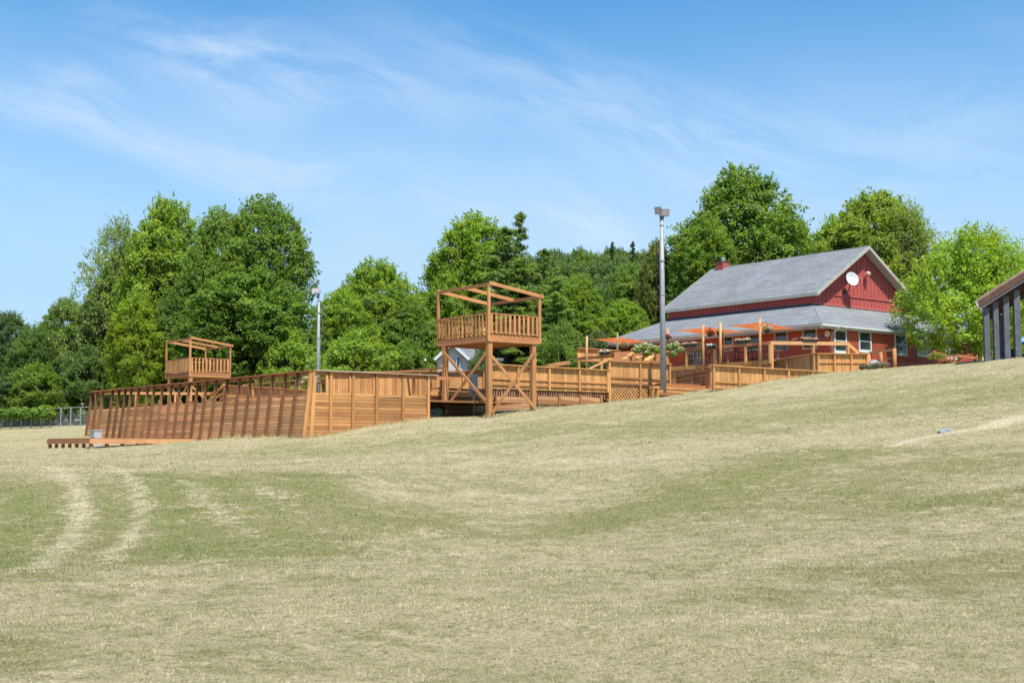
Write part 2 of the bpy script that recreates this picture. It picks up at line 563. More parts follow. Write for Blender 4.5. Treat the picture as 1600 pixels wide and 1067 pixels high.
def block(root, name, lo, hi, mat='wood', color=STAIN):
    lo, hi = Vector(lo), Vector(hi)
    c = (lo + hi) / 2
    return plank(root, name, (lo.x, c.y, c.z), (hi.x, c.y, c.z), abs(hi.y - lo.y), abs(hi.z - lo.z), mat, color)


class MB:
    def __init__(self):
        self.v, self.f = [], []

    def add(self, vs, fs):
        n = len(self.v)
        self.v += [tuple(a) for a in vs]
        self.f += [tuple(i + n for i in f) for f in fs]

    def box(self, p, q, wid, thick, up=(0, 0, 1)):
        p, q = Vector(p), Vector(q)
        x, y, z = basis(p, q, up)
        vs = []
        for e in (p, q):
            for a, b in ((-1, -1), (1, -1), (1, 1), (-1, 1)):
                vs.append(e + y * (a * wid / 2) + z * (b * thick / 2))
        self.add(vs, [(3, 2, 1, 0), (4, 5, 6, 7), (0, 1, 5, 4), (1, 2, 6, 5), (2, 3, 7, 6), (3, 0, 4, 7)])

    def blk(self, lo, hi):
        lo, hi = Vector(lo), Vector(hi)
        c = (lo + hi) / 2
        self.box((lo.x, c.y, c.z), (hi.x, c.y, c.z), abs(hi.y - lo.y), abs(hi.z - lo.z))

    def tube(self, pts, rad, n=8, cap=True):
        pts = [Vector(p) for p in pts]
        if not hasattr(rad, '__len__'):
            rad = [rad] * len(pts)
        rings = []
        ref = None
        for i, p in enumerate(pts):
            a = pts[max(i - 1, 0)]
            b = pts[min(i + 1, len(pts) - 1)]
            x, y, z = basis(a, b)
            if ref is not None and y.dot(ref) < 0:
                y, z = -y, -z
            ref = y
            rings.append([p + (y * math.cos(k * 2 * math.pi / n) + z * math.sin(k * 2 * math.pi / n)) * rad[i] for k in range(n)])
        vs = [v for r in rings for v in r]
        fs = []
        for i in range(len(pts) - 1):
            for k in range(n):
                k2 = (k + 1) % n
                fs.append((i * n + k, i * n + k2, (i + 1) * n + k2, (i + 1) * n + k))
        if cap:
            fs.append(tuple(range(n - 1, -1, -1)))
            fs.append(tuple((len(pts) - 1) * n + k for k in range(n)))
        self.add(vs, fs)

    def prism(self, pts, d):
        """polygon pts extruded by the vector d"""
        n = len(pts)
        pts = [Vector(p) for p in pts]
        d = Vector(d)
        self.add(pts + [p + d for p in pts],
                 [tuple(range(n - 1, -1, -1)), tuple(range(n, 2 * n))] + [(i, (i + 1) % n, (i + 1) % n + n, i + n) for i in range(n)])

    def lathe(self, c, prof, n=14, axis=(0, 0, 1)):
        ax = Vector(axis).normalized()
        c = Vector(c)
        u = Vector((1, 0, 0)) if abs(ax.x) < 0.9 else Vector((0, 1, 0))
        a = ax.cross(u).normalized()
        b = ax.cross(a).normalized()
        vs = []
        for r, h in prof:
            for k in range(n):
                t_ = 2 * math.pi * k / n
                vs.append(c + ax * h + (a * math.cos(t_) + b * math.sin(t_)) * max(r, 1e-4))
        fs = []
        for i in range(len(prof) - 1):
            for k in range(n):
                k2 = (k + 1) % n
                fs.append((i * n + k, i * n + k2, (i + 1) * n + k2, (i + 1) * n + k))
        self.add(vs, fs)

    def build(self, name, mat, root=None, color=None, smooth=False):
        off = Vector((0, 0, 0))
        r = root
        while r is not None:
            off += Vector(r.location)
            r = r.parent
        me = bpy.data.meshes.new(name)
        me.from_pydata([(a[0] - off.x, a[1] - off.y, a[2] - off.z) for a in self.v], [], self.f)
        me.materials.append(M[mat])
        if smooth:
            me.polygons.foreach_set('use_smooth', [True] * len(me.polygons))
        me.update()
        o = bpy.data.objects.new(name, me)
        COL.objects.link(o)
        if root is not None:
            o.parent = root
        if color:
            o.color = color
        return o


rng = random.Random(7)


def jit(c, a=0.08):
    k = 1 + rng.uniform(-a, a)
    return (c[0] * k, c[1] * k * (1 + rng.uniform(-a, a) * .3), c[2] * k, 1)


# ------------------------------------------------------------------ the ground
def axis_coords(fine0, fine1, step, far0, far1):
    a = list(np.arange(fine0, fine1 + 1e-6, step))
    s = step
    x = fine1
    while x < far1:
        s *= 1.12
        x += s
        a.append(x)
    s = step
    x = fine0
    while x > far0:
        s *= 1.12
        x -= s
        a.insert(0, x)
    return np.array(a)


# worn, pale and green patches of the lawn, each a soft capsule between two surveyed ground points
PATCH = []          # (kind, p0, p1, radius, strength)


def track(kind, pts, rad, s):
    g = [on_ground(*p) for p in pts]
    for a_, b_ in zip(g, g[1:]):
        PATCH.append((kind, (a_.x, a_.y), (b_.x, b_.y), rad * (.56 if kind == 'pale' else 1), s * (.80 if kind == 'pale' else .95)))


track('pale', [(60, 728), (105, 742), (122, 770), (126, 800), (118, 832), (95, 862), (60, 885)], .62, .85)
track('pale', [(165, 728), (200, 745), (219, 775), (218, 815), (200, 850), (170, 872)], .42, .9)
track('pale', [(285, 750), (310, 775), (345, 805), (385, 835)], .45, .7)
track('pale', [(395, 755), (430, 780), (480, 812)], .40, .4)
track('pale', [(200, 735), (330, 722), (500, 720), (700, 716), (900, 722)], .9, .35)
track('pale', [(560, 745), (620, 765), (660, 785)], .6, .5)
track('pale', [(720, 770), (850, 775), (960, 765)], 1.3, .5)
track('pale', [(700, 735), (850, 722), (1000, 716), (1130, 712)], 1.2, .55)
track('pale', [(1600, 652), (1570, 660), (1530, 669), (1490, 677)], 1.0, 1.5)
track('pale', [(1490, 677), (1440, 687), (1400, 695)], .6, 1.1)
track('pale', [(60, 900), (300, 950), (600, 1000)], 1.2, .35)
track('pale', [(480, 850), (560, 850), (700, 870)], 1.2, .45)
track('pale', [(1100, 905), (1250, 860), (1420, 835), (1600, 800)], 0.8, .4)
track('pale', [(200, 1040), (500, 1010), (900, 980), (1300, 960)], .9, .3)
track('pale', [(480, 690), (520, 682), (600, 670), (665, 658)], .35, .6)
track('pale', [(960, 700), (1100, 690), (1300, 640)], .7, .15)
track('green', [(30, 760), (40, 800), (30, 850), (10, 880)], 1.9, .75)
track('green', [(165, 760), (170, 800), (160, 850)], 1.1, .62)
track('green', [(250, 745), (270, 790), (300, 840), (290, 870)], 1.6, .72)
track('green', [(340, 750), (400, 790), (450, 830), (420, 860)], 1.7, .68)
track('green', [(450, 740), (480, 765), (520, 790), (600, 822)], 1.3, .75)
track('green', [(640, 800), (700, 835), (800, 838), (900, 825)], 1.5, .55)
track('green', [(900, 825), (1000, 800), (1100, 770), (1200, 735), (1290, 712)], 2.2, .62)
track('green', [(1000, 800), (1080, 800), (1150, 790)], 1.5, .55)
track('green', [(1290, 712), (1400, 705), (1500, 700)], 1.4, .35)
track('green', [(1300, 770), (1430, 790), (1600, 770)], 1.8, .55)
track('green', [(1200, 760), (1350, 760), (1450, 730), (1600, 715)], 2.2, .35)
track('green', [(600, 700), (760, 690), (900, 665)], 2.0, .22)
track('green', [(1000, 650), (1200, 630), (1400, 605), (1600, 590)], 3.5, .26)
track('green', [(0, 890), (60, 900)], 1.0, .45)
track('green', [(0, 1030), (90, 1035)], .5, .5)
track('green', [(1400, 900), (1600, 880)], 2.0, .25)
track('green', [(1100, 660), (1300, 640), (1500, 620)], 6.0, .42)
track('green', [(500, 705), (700, 690), (900, 670)], 3.5, .32)
track('green', [(840, 660), (960, 640), (1100, 620)], 1.6, .22)


def patches(x, y):
    res = {'green': np.zeros(len(x)), 'pale': np.zeros(len(x))}
    for kind, a_, b_, rad, s in PATCH:
        ax, ay = a_
        dx, dy = b_[0] - ax, b_[1] - ay
        L2 = dx * dx + dy * dy + 1e-9
        tt = np.clip(((x - ax) * dx + (y - ay) * dy) / L2, 0, 1)
        d2 = (x - ax - tt * dx) ** 2 + (y - ay - tt * dy) ** 2
        res[kind] = np.maximum(res[kind], s * np.exp(-d2 / (2 * (rad * .62) ** 2)))
    return res['green'], res['pale']


def make_ground():
    la = axis_coords(-34, 44, 0.28, -420, 420)
    da = axis_coords(5, 84, 0.28, -120, 600)
    LA, DA = np.meshgrid(la, da)
    X = CY * LA + SY * DA
    Y = -SY * LA + CY * DA
    x, y = X.ravel(), Y.ravel()
    z = surface(x, y)
    ny, nx = LA.shape
    verts = np.stack([x, y, z], -1).astype(np.float32)
    i = np.arange(ny - 1)[:, None] * nx + np.arange(nx - 1)[None, :]
    faces = np.stack([i, i + 1, i + 1 + nx, i + nx], -1).reshape(-1, 4)
    me = quadmesh('lawn', verts, faces)
    gr, pl = patches(x, y)
    at_g = me.attributes.new('green', 'FLOAT', 'POINT')
    at_g.data.foreach_set('value', (0.22 + gr).astype(np.float32))
    at_p = me.attributes.new('pale', 'FLOAT', 'POINT')
    at_p.data.foreach_set('value', pl.astype(np.float32))
    me.materials.append(M['lawn'])
    me.polygons.foreach_set('use_smooth', np.ones(len(faces), bool))
    o = bpy.data.objects.new('lawn', me)
    COL.objects.link(o)
    tag(o, 'sloping lawn of short dry grass with greener hollows', None, None, 'structure')
    return o


def quadmesh(name, verts, faces):
    me = bpy.data.meshes.new(name)
    n, k = faces.shape
    me.vertices.add(len(verts))
    me.vertices.foreach_set('co', np.asarray(verts, np.float32).ravel())
    me.loops.add(n * k)
    me.loops.foreach_set('vertex_index', faces.astype(np.int32).ravel())
    me.polygons.add(n)
    me.polygons.foreach_set('loop_start', (np.arange(n) * k).astype(np.int32))
    me.update(calc_edges=True)
    return me


make_ground()


corner = at(490, 576, 57.1)             # near corner of the timber enclosure
cx, cy = corner.x, corner.y


def make_grass():
    g = np.random.RandomState(11)
    # (d0, d1, blades per square metre, height, width)
    VS, FS, SH, PX, PY = [], [], [], [], []
    n0 = 0
    for d0, d1, dens, h, wd in ((7.6, 11, 5600, .017, .0065), (11, 16, 2600, .020, .009), (16, 24, 850, .024, .014), (24, 36, 330, .028, .021), (36, 55, 120, .030, .032), (55, 80, 50, .032, .042)):
        area = 0.98 * (d1 * d1 - d0 * d0) / 2
        n = int(area * dens)
        d = np.sqrt(g.uniform(d0 * d0, d1 * d1, n))
        lat = g.uniform(-0.49, 0.49, n) * d
        x = CY * lat + SY * d
        y = -SY * lat + CY * d
        # tufts: pull towards random centres
        x += g.normal(0, .03, n)
        z = surface(x, y)
        a = g.uniform(0, 2 * math.pi, n)
        b = g.uniform(0, 2 * math.pi, n)
        hh = h * g.lognormal(0, .35, n)
        lean = g.uniform(.3, 1.6, n) * hh
        base = np.stack([x, y, z - .008], -1)
        side = np.stack([np.cos(a), np.sin(a), np.zeros(n)], -1) * (wd * g.uniform(.6, 1.3, n) / 2)[:, None]
        tip = base + np.stack([np.cos(b) * lean, np.sin(b) * lean, hh], -1)
        v = np.stack([base - side, base + side, tip], 1).reshape(-1, 3)
        VS.append(v)
        FS.append((np.arange(n * 3) + n0).reshape(-1, 3))
        n0 += n * 3
        SH.append(g.uniform(0, 1, n))
        PX.append(x)
        PY.append(y)
    def blades(x, y, h, wd):
        nonlocal n0
        n = len(x)
        z = surface(x, y)
        a = g.uniform(0, 2 * math.pi, n); b = g.uniform(0, 2 * math.pi, n)
        hh = h * g.lognormal(0, .4, n)
        lean = g.uniform(.1, .8, n) * hh
        base = np.stack([x, y, z - .01], -1)
        side = np.stack([np.cos(a), np.sin(a), np.zeros(n)], -1) * (wd * g.uniform(.6, 1.3, n) / 2)[:, None]
        tip = base + np.stack([np.cos(b) * lean, np.sin(b) * lean, hh], -1)
        VS.append(np.stack([base - side, base + side, tip], 1).reshape(-1, 3))
        FS.append((np.arange(n * 3) + n0).reshape(-1, 3))
        n0 += n * 3
        SH.append(g.uniform(0, 1, n)); PX.append(x); PY.append(y)
    # untrimmed grass along the foot of the walls and posts
    lines = [((cx - .42, cy - .1), (cx - .42, cy + 27), 2600), ((cx - .4, cy - .2), (cx + 6.6, cy - .22), 900)]
    for a_, b_ in ((at(838, 627, 66.4), at(938, 625, 70.4)), (at(1112, 612, 69.8), at(1300, 584, 76.3)), (at(950, 622, 72.6), at(1040, 619, 75.2))):
        lines.append(((a_.x, a_.y - .1), (b_.x, b_.y - .1), 900))
    for (x0, y0), (x1, y1), n in lines:
        t_ = g.uniform(0, 1, n)
        keep = np.sin(t_ * 37) + np.sin(t_ * 91 + 1) + g.normal(0, .8, n) > -.4
        t_ = t_[keep]
        blades(x0 + (x1 - x0) * t_ + g.normal(0, .07, len(t_)), y0 + (y1 - y0) * t_ + g.normal(0, .07, len(t_)), .13, .022)
    ft = at(763.5, 653, 62.0)
    for dx, dy in ((.1, .1), (2.85, .1), (.1, 3.8), (2.85, 3.8)):
        blades(ft.x + dx + g.normal(0, .2, 160), ft.y + dy + g.normal(0, .2, 160), .15, .022)
    # scattered clumps that escaped the mower
    for k in range(900):
        d = math.sqrt(g.uniform(60, 2200)); lat = g.uniform(-.5, .5) * d
        x0, y0 = CY * lat + SY * d, -SY * lat + CY * d
        n = g.randint(10, 34); r_ = g.uniform(.03, .11)
        sc_ = 1 + d / 28
        blades(x0 + g.normal(0, r_, n), y0 + g.normal(0, r_, n), g.uniform(.022, .05) * (.7 + .3 * sc_), .006 * sc_)
        SH[-1] = np.full(n, g.uniform(.55, 1.0)) * g.uniform(.9, 1.1, n)
    me = quadmesh('grass', np.concatenate(VS), np.concatenate(FS))
    x, y = np.concatenate(PX), np.concatenate(PY)
    gr, pl = patches(x, y)
    for nm, val in (('shade', np.concatenate(SH)), ('green', gr + .22), ('pale', pl)):
        aa = me.attributes.new(nm, 'FLOAT', 'FACE')
        aa.data.foreach_set('value', val.astype(np.float32))
    me.materials.append(M['blade'])
    o = bpy.data.objects.new('grass', me)
    COL.objects.link(o)
    tag(o, 'short dry grass blades on the near part of the lawn', 'grass', None, 'stuff')


make_grass()

# ------------------------------------------------------------------ big timber enclosure: leaning wall and right wall
corner_foot = at(481.5, 683, 57.3)
TOPZ = corner.z
LEAN = 0.36                                    # the foot stands this much further out than the cap


def wall_x(z):                                  # outer face of the leaning wall at height z
    k = (TOPZ - z) / (TOPZ - .45)
    return cx - LEAN * k


root = thing('leaning_timber_wall', (cx - LEAN, cy + 13, gz(cx - LEAN, cy + 13)),
             'long brown timber wall with leaning posts, running back to the left from its near corner', 'wall')
caps = [145.5, 154, 163, 178, 188, 198, 207, 219, 233, 243, 256, 270, 283, 298, 311, 325, 340, 357, 376, 393, 410, 428, 448, 467, 488]
ys = [alongy(Vector((cx, cy, TOPZ)), c).y for c in caps]
ytop = [y for y in ys]
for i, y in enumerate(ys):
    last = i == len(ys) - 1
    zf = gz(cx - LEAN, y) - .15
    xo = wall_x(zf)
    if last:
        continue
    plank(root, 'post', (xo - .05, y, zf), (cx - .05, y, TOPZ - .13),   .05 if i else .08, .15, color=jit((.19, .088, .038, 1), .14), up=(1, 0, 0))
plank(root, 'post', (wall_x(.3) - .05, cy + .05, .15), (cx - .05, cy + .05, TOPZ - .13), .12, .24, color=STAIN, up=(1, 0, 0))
ysort = sorted(ys)
# cap rails in lengths
cuts = [cy - .05] + [ysort[i] for i in (4, 9, 14, 19)] + [ysort[-1] + .06]
for a_, b_ in zip(cuts, cuts[1:]):
    plank(root, 'cap_rail', (cx - .06, a_ + .003, TOPZ - .09), (cx - .06, b_ - .003, TOPZ - .09), .26, .05, color=jit(STAIN_R))
    plank(root, 'top_beam', (cx + .02, a_ + .003, TOPZ - .2), (cx + .02, b_ - .003, TOPZ - .2), .05, .16, color=jit(STAIN_D), up=(0, 0, 1))
# boards: from ground to about 2.35
BT = zat(618, 57.2)
nc = 15
for c_ in range(nc):
    z0 = BT - .15 * (c_ + 1)
    zc = z0 + .072
    cuts = [cy] + sorted(rng.sample(ysort[2:-2], 4)) + [ysort[-1]]
    for a_, b_ in zip(cuts, cuts[1:]):
        gmin = min(gz(cx - .3, a_), gz(cx - .3, b_))
        if zc + .1 < gmin - .25:
            continue
        x_ = wall_x(zc) + .07
        plank(root, 'board', (x_ + rng.uniform(0, .012), a_ + .004, zc), (x_ + rng.uniform(0, .012), b_ - .004, zc), .045, .139,
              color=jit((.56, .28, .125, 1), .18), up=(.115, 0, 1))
# extra ragged top course on the first stretches
for a_, b_ in zip(ysort[:-1:2], ysort[1::2]):
    if rng.random() < .75:
        plank(root, 'board', (wall_x(BT) + .08, a_, BT + .075), (wall_x(BT) + .08, b_, BT + .075 + rng.uniform(-.03, .05)), .04, .10, color=jit(STAIN, .2))
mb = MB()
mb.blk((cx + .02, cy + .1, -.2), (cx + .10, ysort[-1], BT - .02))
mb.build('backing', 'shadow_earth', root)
mb = MB()
for k in range(6):
    zc = BT + .22 + k * .13
    mb.tube([(cx - .02, ysort[-1], zc), (cx - .02, ysort[-8], zc - .01)], .011, 4)
tag(mb.build('cable', 'dark_metal', root), kind='stuff')

root = thing('board_wall', (cx + 3, cy, gz(cx + 3, cy)),
             'sunlit timber wall of stacked horizontal boards between the near corner and the tower', 'wall')
pxs = [514.5, 549.5, 586, 627.5, 667]
xs = [alongx(Vector((cx, cy, 2)), c).x for c in pxs]
XE = xs[-1]
for i, x_ in enumerate(xs):
    zf = gz(x_, cy) - .15
    plank(root, 'post', (x_, cy - .12, zf), (x_, cy - .12, TOPZ - .12), .13, .09, color=jit(STAIN, .1), up=(0, 1, 0))
    plank(root, 'brace', (x_, cy - .10, TOPZ - .42), (x_ - .18, cy - .10, TOPZ - .16), .06, .06, color=STAIN_D)
plank(root, 'post', (cx + .10 - LEAN * .75, cy - .12, .2), (cx + .02, cy - .12, TOPZ - .12), .17, .05, color=jit(STAIN_L, .05), up=(0, 1, 0))
edges = [cx + .0] + xs
for c_ in range(nc + 1):
    zc = BT - .15 * c_ - .078
    cuts = [edges[0], edges[rng.choice((1, 2))], edges[rng.choice((3, 4))], edges[5]]
    for a_, b_ in zip(cuts, cuts[1:]):
        gm = min(gz(a_, cy), gz(b_, cy))
        if zc + .08 < gm - .15:
            continue
        a2 = a_ - (LEAN * (TOPZ - zc) / (TOPZ - .45) if a_ == edges[0] else 0)
        plank(root, 'board', (a2 + .004, cy - .03 - rng.uniform(0, .015), zc), (b_ - .004, cy - .03 - rng.uniform(0, .015), zc), .05, .137,
              color=jit(STAIN, .16))
for a_, b_ in zip(edges, edges[1:]):
    plank(root, 'ledge_board', (a_ + .01, cy + .06, BT + .07 + rng.uniform(-.02, .02)), (b_ - .01, cy + .06, BT + .07 + rng.uniform(-.02, .02)), .22, .12, color=jit(STAIN_L, .1))
plank(root, 'cap_rail', (cx - .03, cy - .14, TOPZ - .075), (edges[3], cy - .14, TOPZ - .075), .24, .04, color=(0.5, .42, .36, 1))
plank(root, 'cap_rail', (edges[3] + .003, cy - .14, TOPZ - .075), (XE + .5, cy - .14, TOPZ - .075), .24, .04, color=(0.5, .38, .28, 1))
plank(root, 'top_beam', (cx + .05, cy - .04, TOPZ - .19), (XE + 1.6, cy - .04, TOPZ - .19), .05, .16, color=STAIN_R)
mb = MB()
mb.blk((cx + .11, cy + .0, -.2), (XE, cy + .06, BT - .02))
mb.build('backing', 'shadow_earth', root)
root = thing('enclosure_floor', (cx + 5, cy + 12, BT - .1), 'plank floor of the timber enclosure behind its walls', 'floor')
mb = MB()
mb.blk((cx + .2, cy + .2, BT - .12), (cx + 12, ysort[-1] - .2, BT - .04))
mb.build('decking', 'wood', root, STAIN_D)

# low platform in front of the leaning wall
pc = at(141, 684.2, 62.4)
pw = alongy(Vector((cx - LEAN, cy, pc.z)), 318)
back = alongy(Vector((pc.x, pc.y, pc.z)), 75)
root = thing('low_platform', (pc.x, pc.y, gz(pc.x, pc.y)), 'low wooden platform on short stub posts at the foot of the leaning wall', 'platform')
pz = pc.z
nb = 22
for i in range(nb):
    y0 = pc.y + (back.y - pc.y) * i / nb
    y1 = pc.y + (back.y - pc.y) * (i + 1) / nb
    plank(root, 'deck_board', (pc.x, (y0 + y1) / 2, pz - .02), (pw.x - .05, (y0 + y1) / 2, pz - .02), (y1 - y0) - .012, .04, color=jit(STAIN_D, .12))
plank(root, 'fascia', (pc.x - .03, pc.y - .03, pz - .15), (pc.x + (pw.x - pc.x) * .5, pc.y - .03, pz - .15), .045, .23, color=(0.62, .30, .14, 1))
plank(root, 'fascia', (pc.x + (pw.x - pc.x) * .5 + .005, pc.y - .03, pz - .15), (pw.x - .05, pc.y - .03, pz - .15), .045, .23, color=(0.6, .31, .15, 1))
plank(root, 'fascia', (pc.x - .03, pc.y, pz - .15), (pc.x - .03, back.y, pz - .15), .045, .23, color=STAIN_R, up=(0, 0, 1))  # darker stain paints the shade of this face
for i in range(7):
    y_ = pc.y + .1 + (back.y - pc.y - .2) * i / 6
    g_ = gz(pc.x, y_) - .1
    plank(root, 'stub_post', (pc.x + .08, y_, g_), (pc.x + .08, y_, pz - .27), .14, .14, color=STAIN_D)
for i in range(1, 7):
    x_ = pc.x + .1 + (pw.x - pc.x) * i / 7
    g_ = gz(x_, pc.y + .3) - .1
    if g_ < pz - .3:
        plank(root, 'stub_post', (x_, pc.y + .15, g_), (x_, pc.y + .15, pz - .27), .14, .14, color=STAIN_D)
# weathered white cabinet behind it
q = at(150, 684, 69.6)
g_ = gz(q.x, q.y)
root = thing('storage_cabinet', (q.x, q.y, g_), 'small rusty white cabinet behind the low platform', 'cabinet')
zt = zat(671.5, 69.6)
mb = MB(); mb.blk((q.x - .2, q.y - .27, g_ - .05), (q.x + .2, q.y + .27, zt - .06)); mb.build('body', 'rusty_white', root)
mb = MB(); mb.blk((q.x - .23, q.y - .30, zt - .057), (q.x + .23, q.y + .30, zt)); mb.build('lid', 'rusty_white', root)
plank(root, 'seam', (q.x - .206, q.y - .25, g_ + (zt - g_) * .55), (q.x - .206, q.y + .25, g_ + (zt - g_) * .55), .012, .03, 'dark_metal')

# ------------------------------------------------------------------ lookout towers
TW, TL = 3.15, 4.3
TS, TS_D, TS_L, TS_R = (.46, .215, .082, 1), (.33, .15, .06, 1), (.53, .265, .10, 1), (.41, .18, .072, 1)


def tower(px, d, label, closed):
    foot = at(px, 653, d)
    fx, fy = foot.x, foot.y
    top = zat(442, 62) if d < 70 else zat(527.5, d)
    bb = top - 2.86                      # bottom of the floor band
    g0 = gz(fx, fy)
    root = thing('lookout_tower', (fx, fy, g0), label, 'tower', 'wooden lookout towers')
    legs = ((.1, .1), (2.85, .1), (.1, 3.8), (2.85, 3.8))
    gl = []
    for a, b in legs:
        z0 = gz(fx + a, fy + b) - .1
        gl.append(z0)
        plank(root, 'leg', (fx + a, fy + b, z0), (fx + a, fy + b, bb + .02), .24, .24, color=jit(TS, .05))
        plank(root, 'leg_block', (fx + a, fy + b + (.16 if b < 1 else -.16), bb - .9), (fx + a, fy + b + (.16 if b < 1 else -.16), bb), .06, .14, color=TS_D)
    Br = lambda p, q: plank(root, 'brace', p, q, .045, .15, color=jit(TS, .1))
    Br((fx + .0, fy + .2, bb - .55), (fx + .0, fy + 3.8, gl[2] + .35))
    Br((fx - .05, fy + 3.7, bb - .35), (fx - .05, fy + .2, gl[0] + .9))
    Br((fx + .2, fy - .03, bb - .75), (fx + 2.9, fy - .03, gl[1] + .2))
    Br((fx + 2.8, fy - .08, bb - .4), (fx + .15, fy - .08, gl[0] + .3))
    # floor
    for s_, a, b in (((0, 0, 0), (0, 0), (TW, 0)), (0, (0, TL), (TW, TL)), (0, (0, 0), (0, TL)), (0, (TW, 0), (TW, TL))):
        i_ = .0225
        pa = Vector((fx + a[0], fy + a[1], bb + .15)); pb = Vector((fx + b[0], fy + b[1], bb + .15))
        if a[0] == b[0]:
            pa.y += i_ + .003; pb.y -= i_ + .003
        plank(root, 'floor_beam', pa, pb, .045, .30, color=jit(TS_R, .08))
    for k in range(1, 11):
        plank(root, 'joist', (fx + TW * k / 11, fy + .04, bb + .15), (fx + TW * k / 11, fy + TL - .04, bb + .15), .045, .2, color=jit(TS_L, .1))
    plank(root, 'skirt_board', (fx - .05, fy - .05, bb + .03), (fx + TW, fy - .05, bb + .03), .05, .07, color=TS_L)
    nb = 26
    for k in range(nb):
        y0 = fy + TL * (k + .5) / nb
        plank(root, 'floor_board', (fx + .03, y0, bb + .325), (fx + TW - .03, y0, bb + .325), TL / nb - .012, .035, color=jit(TS_L, .12))
    fz = bb + .345
    rt = bb + 1.38
    # roof posts
    for a, b, zt_ in ((0, 0, top), (TW + .05, 0, top - .42), (0, TL, top), (TW + .05, TL, top - .42)):
        plank(root, 'roof_post', (fx + a, fy + b, fz - .3), (fx + a, fy + b, zt_ - .1), .13, .10, color=jit(TS, .05))
    drop = .45
    W2 = TW + .25
    plank(root, 'roof_beam', (fx, fy - .1, top - .07), (fx, fy + TL + .05, top - .07), .05, .15, color=TS_D)
    plank(root, 'roof_beam', (fx + W2 - .18, fy - .1, top - .46), (fx + W2 - .18, fy + TL + .05, top - .46), .05, .15, color=TS_D)
    for b in (-.07, TL * .5, TL + .02):
        plank(root, 'rafter', (fx - .03, fy + b, top - .0), (fx + W2, fy + b, top - drop), .05, .17, color=jit(TS, .06))
    # railings
    for a, b in (((0, 0), (TW, 0)), ((0, TL), (TW, TL)), ((0, 0), (0, TL)), ((TW, 0), (TW, TL))):
        A = Vector((fx + a[0], fy + a[1], 0)); B = Vector((fx + b[0], fy + b[1], 0))
        u = (B - A).normalized()
        L = (B - A).length
        A2, B2 = A + u * .08, B - u * .08
        plank(root, 'rail', A2 + Vector((0, 0, rt)), B2 + Vector((0, 0, rt)), .14, .05, color=jit(TS, .05))
        plank(root, 'rail', A2 + Vector((0, 0, fz + .13)), B2 + Vector((0, 0, fz + .13)), .05, .08, color=TS_D)
        if a[0] == b[0]:
            plank(root, 'rail', A2 + Vector((0, 0, (rt + fz) / 2 + .12)), B2 + Vector((0, 0, (rt + fz) / 2 + .12)), .04, .07, color=TS_D)
        solid = closed and a[0] == b[0] == 0
        n = int(L / (.135 if solid else .27))
        out_ = Vector((0, -1, 0)) if a[1] == b[1] and a[1] == 0 else Vector((-1, 0, 0)) if a[0] == b[0] == 0 else Vector((0, 1, 0)) if a[1] == b[1] else Vector((1, 0, 0))
        for k in range(n):
            c0 = A + u * (L * (k + .5) / n) + out_ * .045
            plank(root, 'slat', c0 + Vector((0, 0, fz + .05)), c0 + Vector((0, 0, rt - .03 + (rng.uniform(-.01, .01)))),
                  .12 if abs(u.x) > .5 else .03, .03 if abs(u.x) > .5 else .12, color=jit(TS_L if k % 3 else TS, .12), up=(0, 1, 0))
    return root


tower(763.5, 62.0, 'tall open wooden lookout tower with crossed braces standing on the lawn', False)
tower(295, 94.0, 'distant wooden lookout tower rising behind the leaning timber wall', True)

# ------------------------------------------------------------------ electrical cabinet on a conduit, hose, rocks at the tower
q = at(740, 600, 64.6)
root = thing('electrical_cabinet', (q.x, q.y, gz(q.x, q.y)), 'grey-green electrical cabinet on a pale conduit pipe under the lookout tower', 'electrical box')
a_, b_ = zat(584, 64.6), zat(611.5, 64.6)
mb = MB(); mb.box((q.x, q.y, b_), (q.x, q.y, a_), .42, .22, up=(-SY, -CY, 0)); mb.build('cabinet_body', 'teal_cabinet', root)
mb = MB(); dd = ld(0, -1, 0)
mb.box(Vector((q.x, q.y, b_ + .05)) + dd * .125, Vector((q.x, q.y, a_ - .04)) + dd * .125, .37, .02, up=(-SY, -CY, 0)); mb.build('cabinet_door', 'teal_cabinet', root)
mb = MB(); mb.tube([(q.x, q.y, b_ + .02), (q.x, q.y, gz(q.x, q.y) - .1)], .05, 10); mb.build('conduit', 'galvanised', root, smooth=True)
mb = MB(); mb.tube([(q.x - .12, q.y, b_ + .02), (q.x - .12, q.y, b_ - .22)], .04, 8); mb.build('conduit_stub', 'galvanised', root, smooth=True)

q = on_ground(678, 652)
root = thing('coiled_hose', (q.x, q.y, q.z), 'coiled green hose lying beside the last post of the board wall', 'hose')
mb = MB()
pts = []
for k in range(120):
    t_ = k / 12 * 2 * math.pi / 1.0
    r_ = .42 + .03 * math.sin(k * .37)
    pts.append((q.x + r_ * math.cos(t_ * .5 + .2), q.y + r_ * .8 * math.sin(t_ * .5 + .2), q.z + .04 + .003 * k + .02 * math.sin(k * .9)))
mb.tube(pts, .028, 6)
mb.build('coil', 'hose_green', root, smooth=True)
mb = MB()
mb.tube([Vector((q.x, q.y, q.z)) + ld(.45 * math.cos(s), 0.2, .52 * math.sin(s)) for s in np.linspace(0, math.pi, 14)], .03, 6)
mb.build('hoop', 'dark_metal', root, smooth=True)


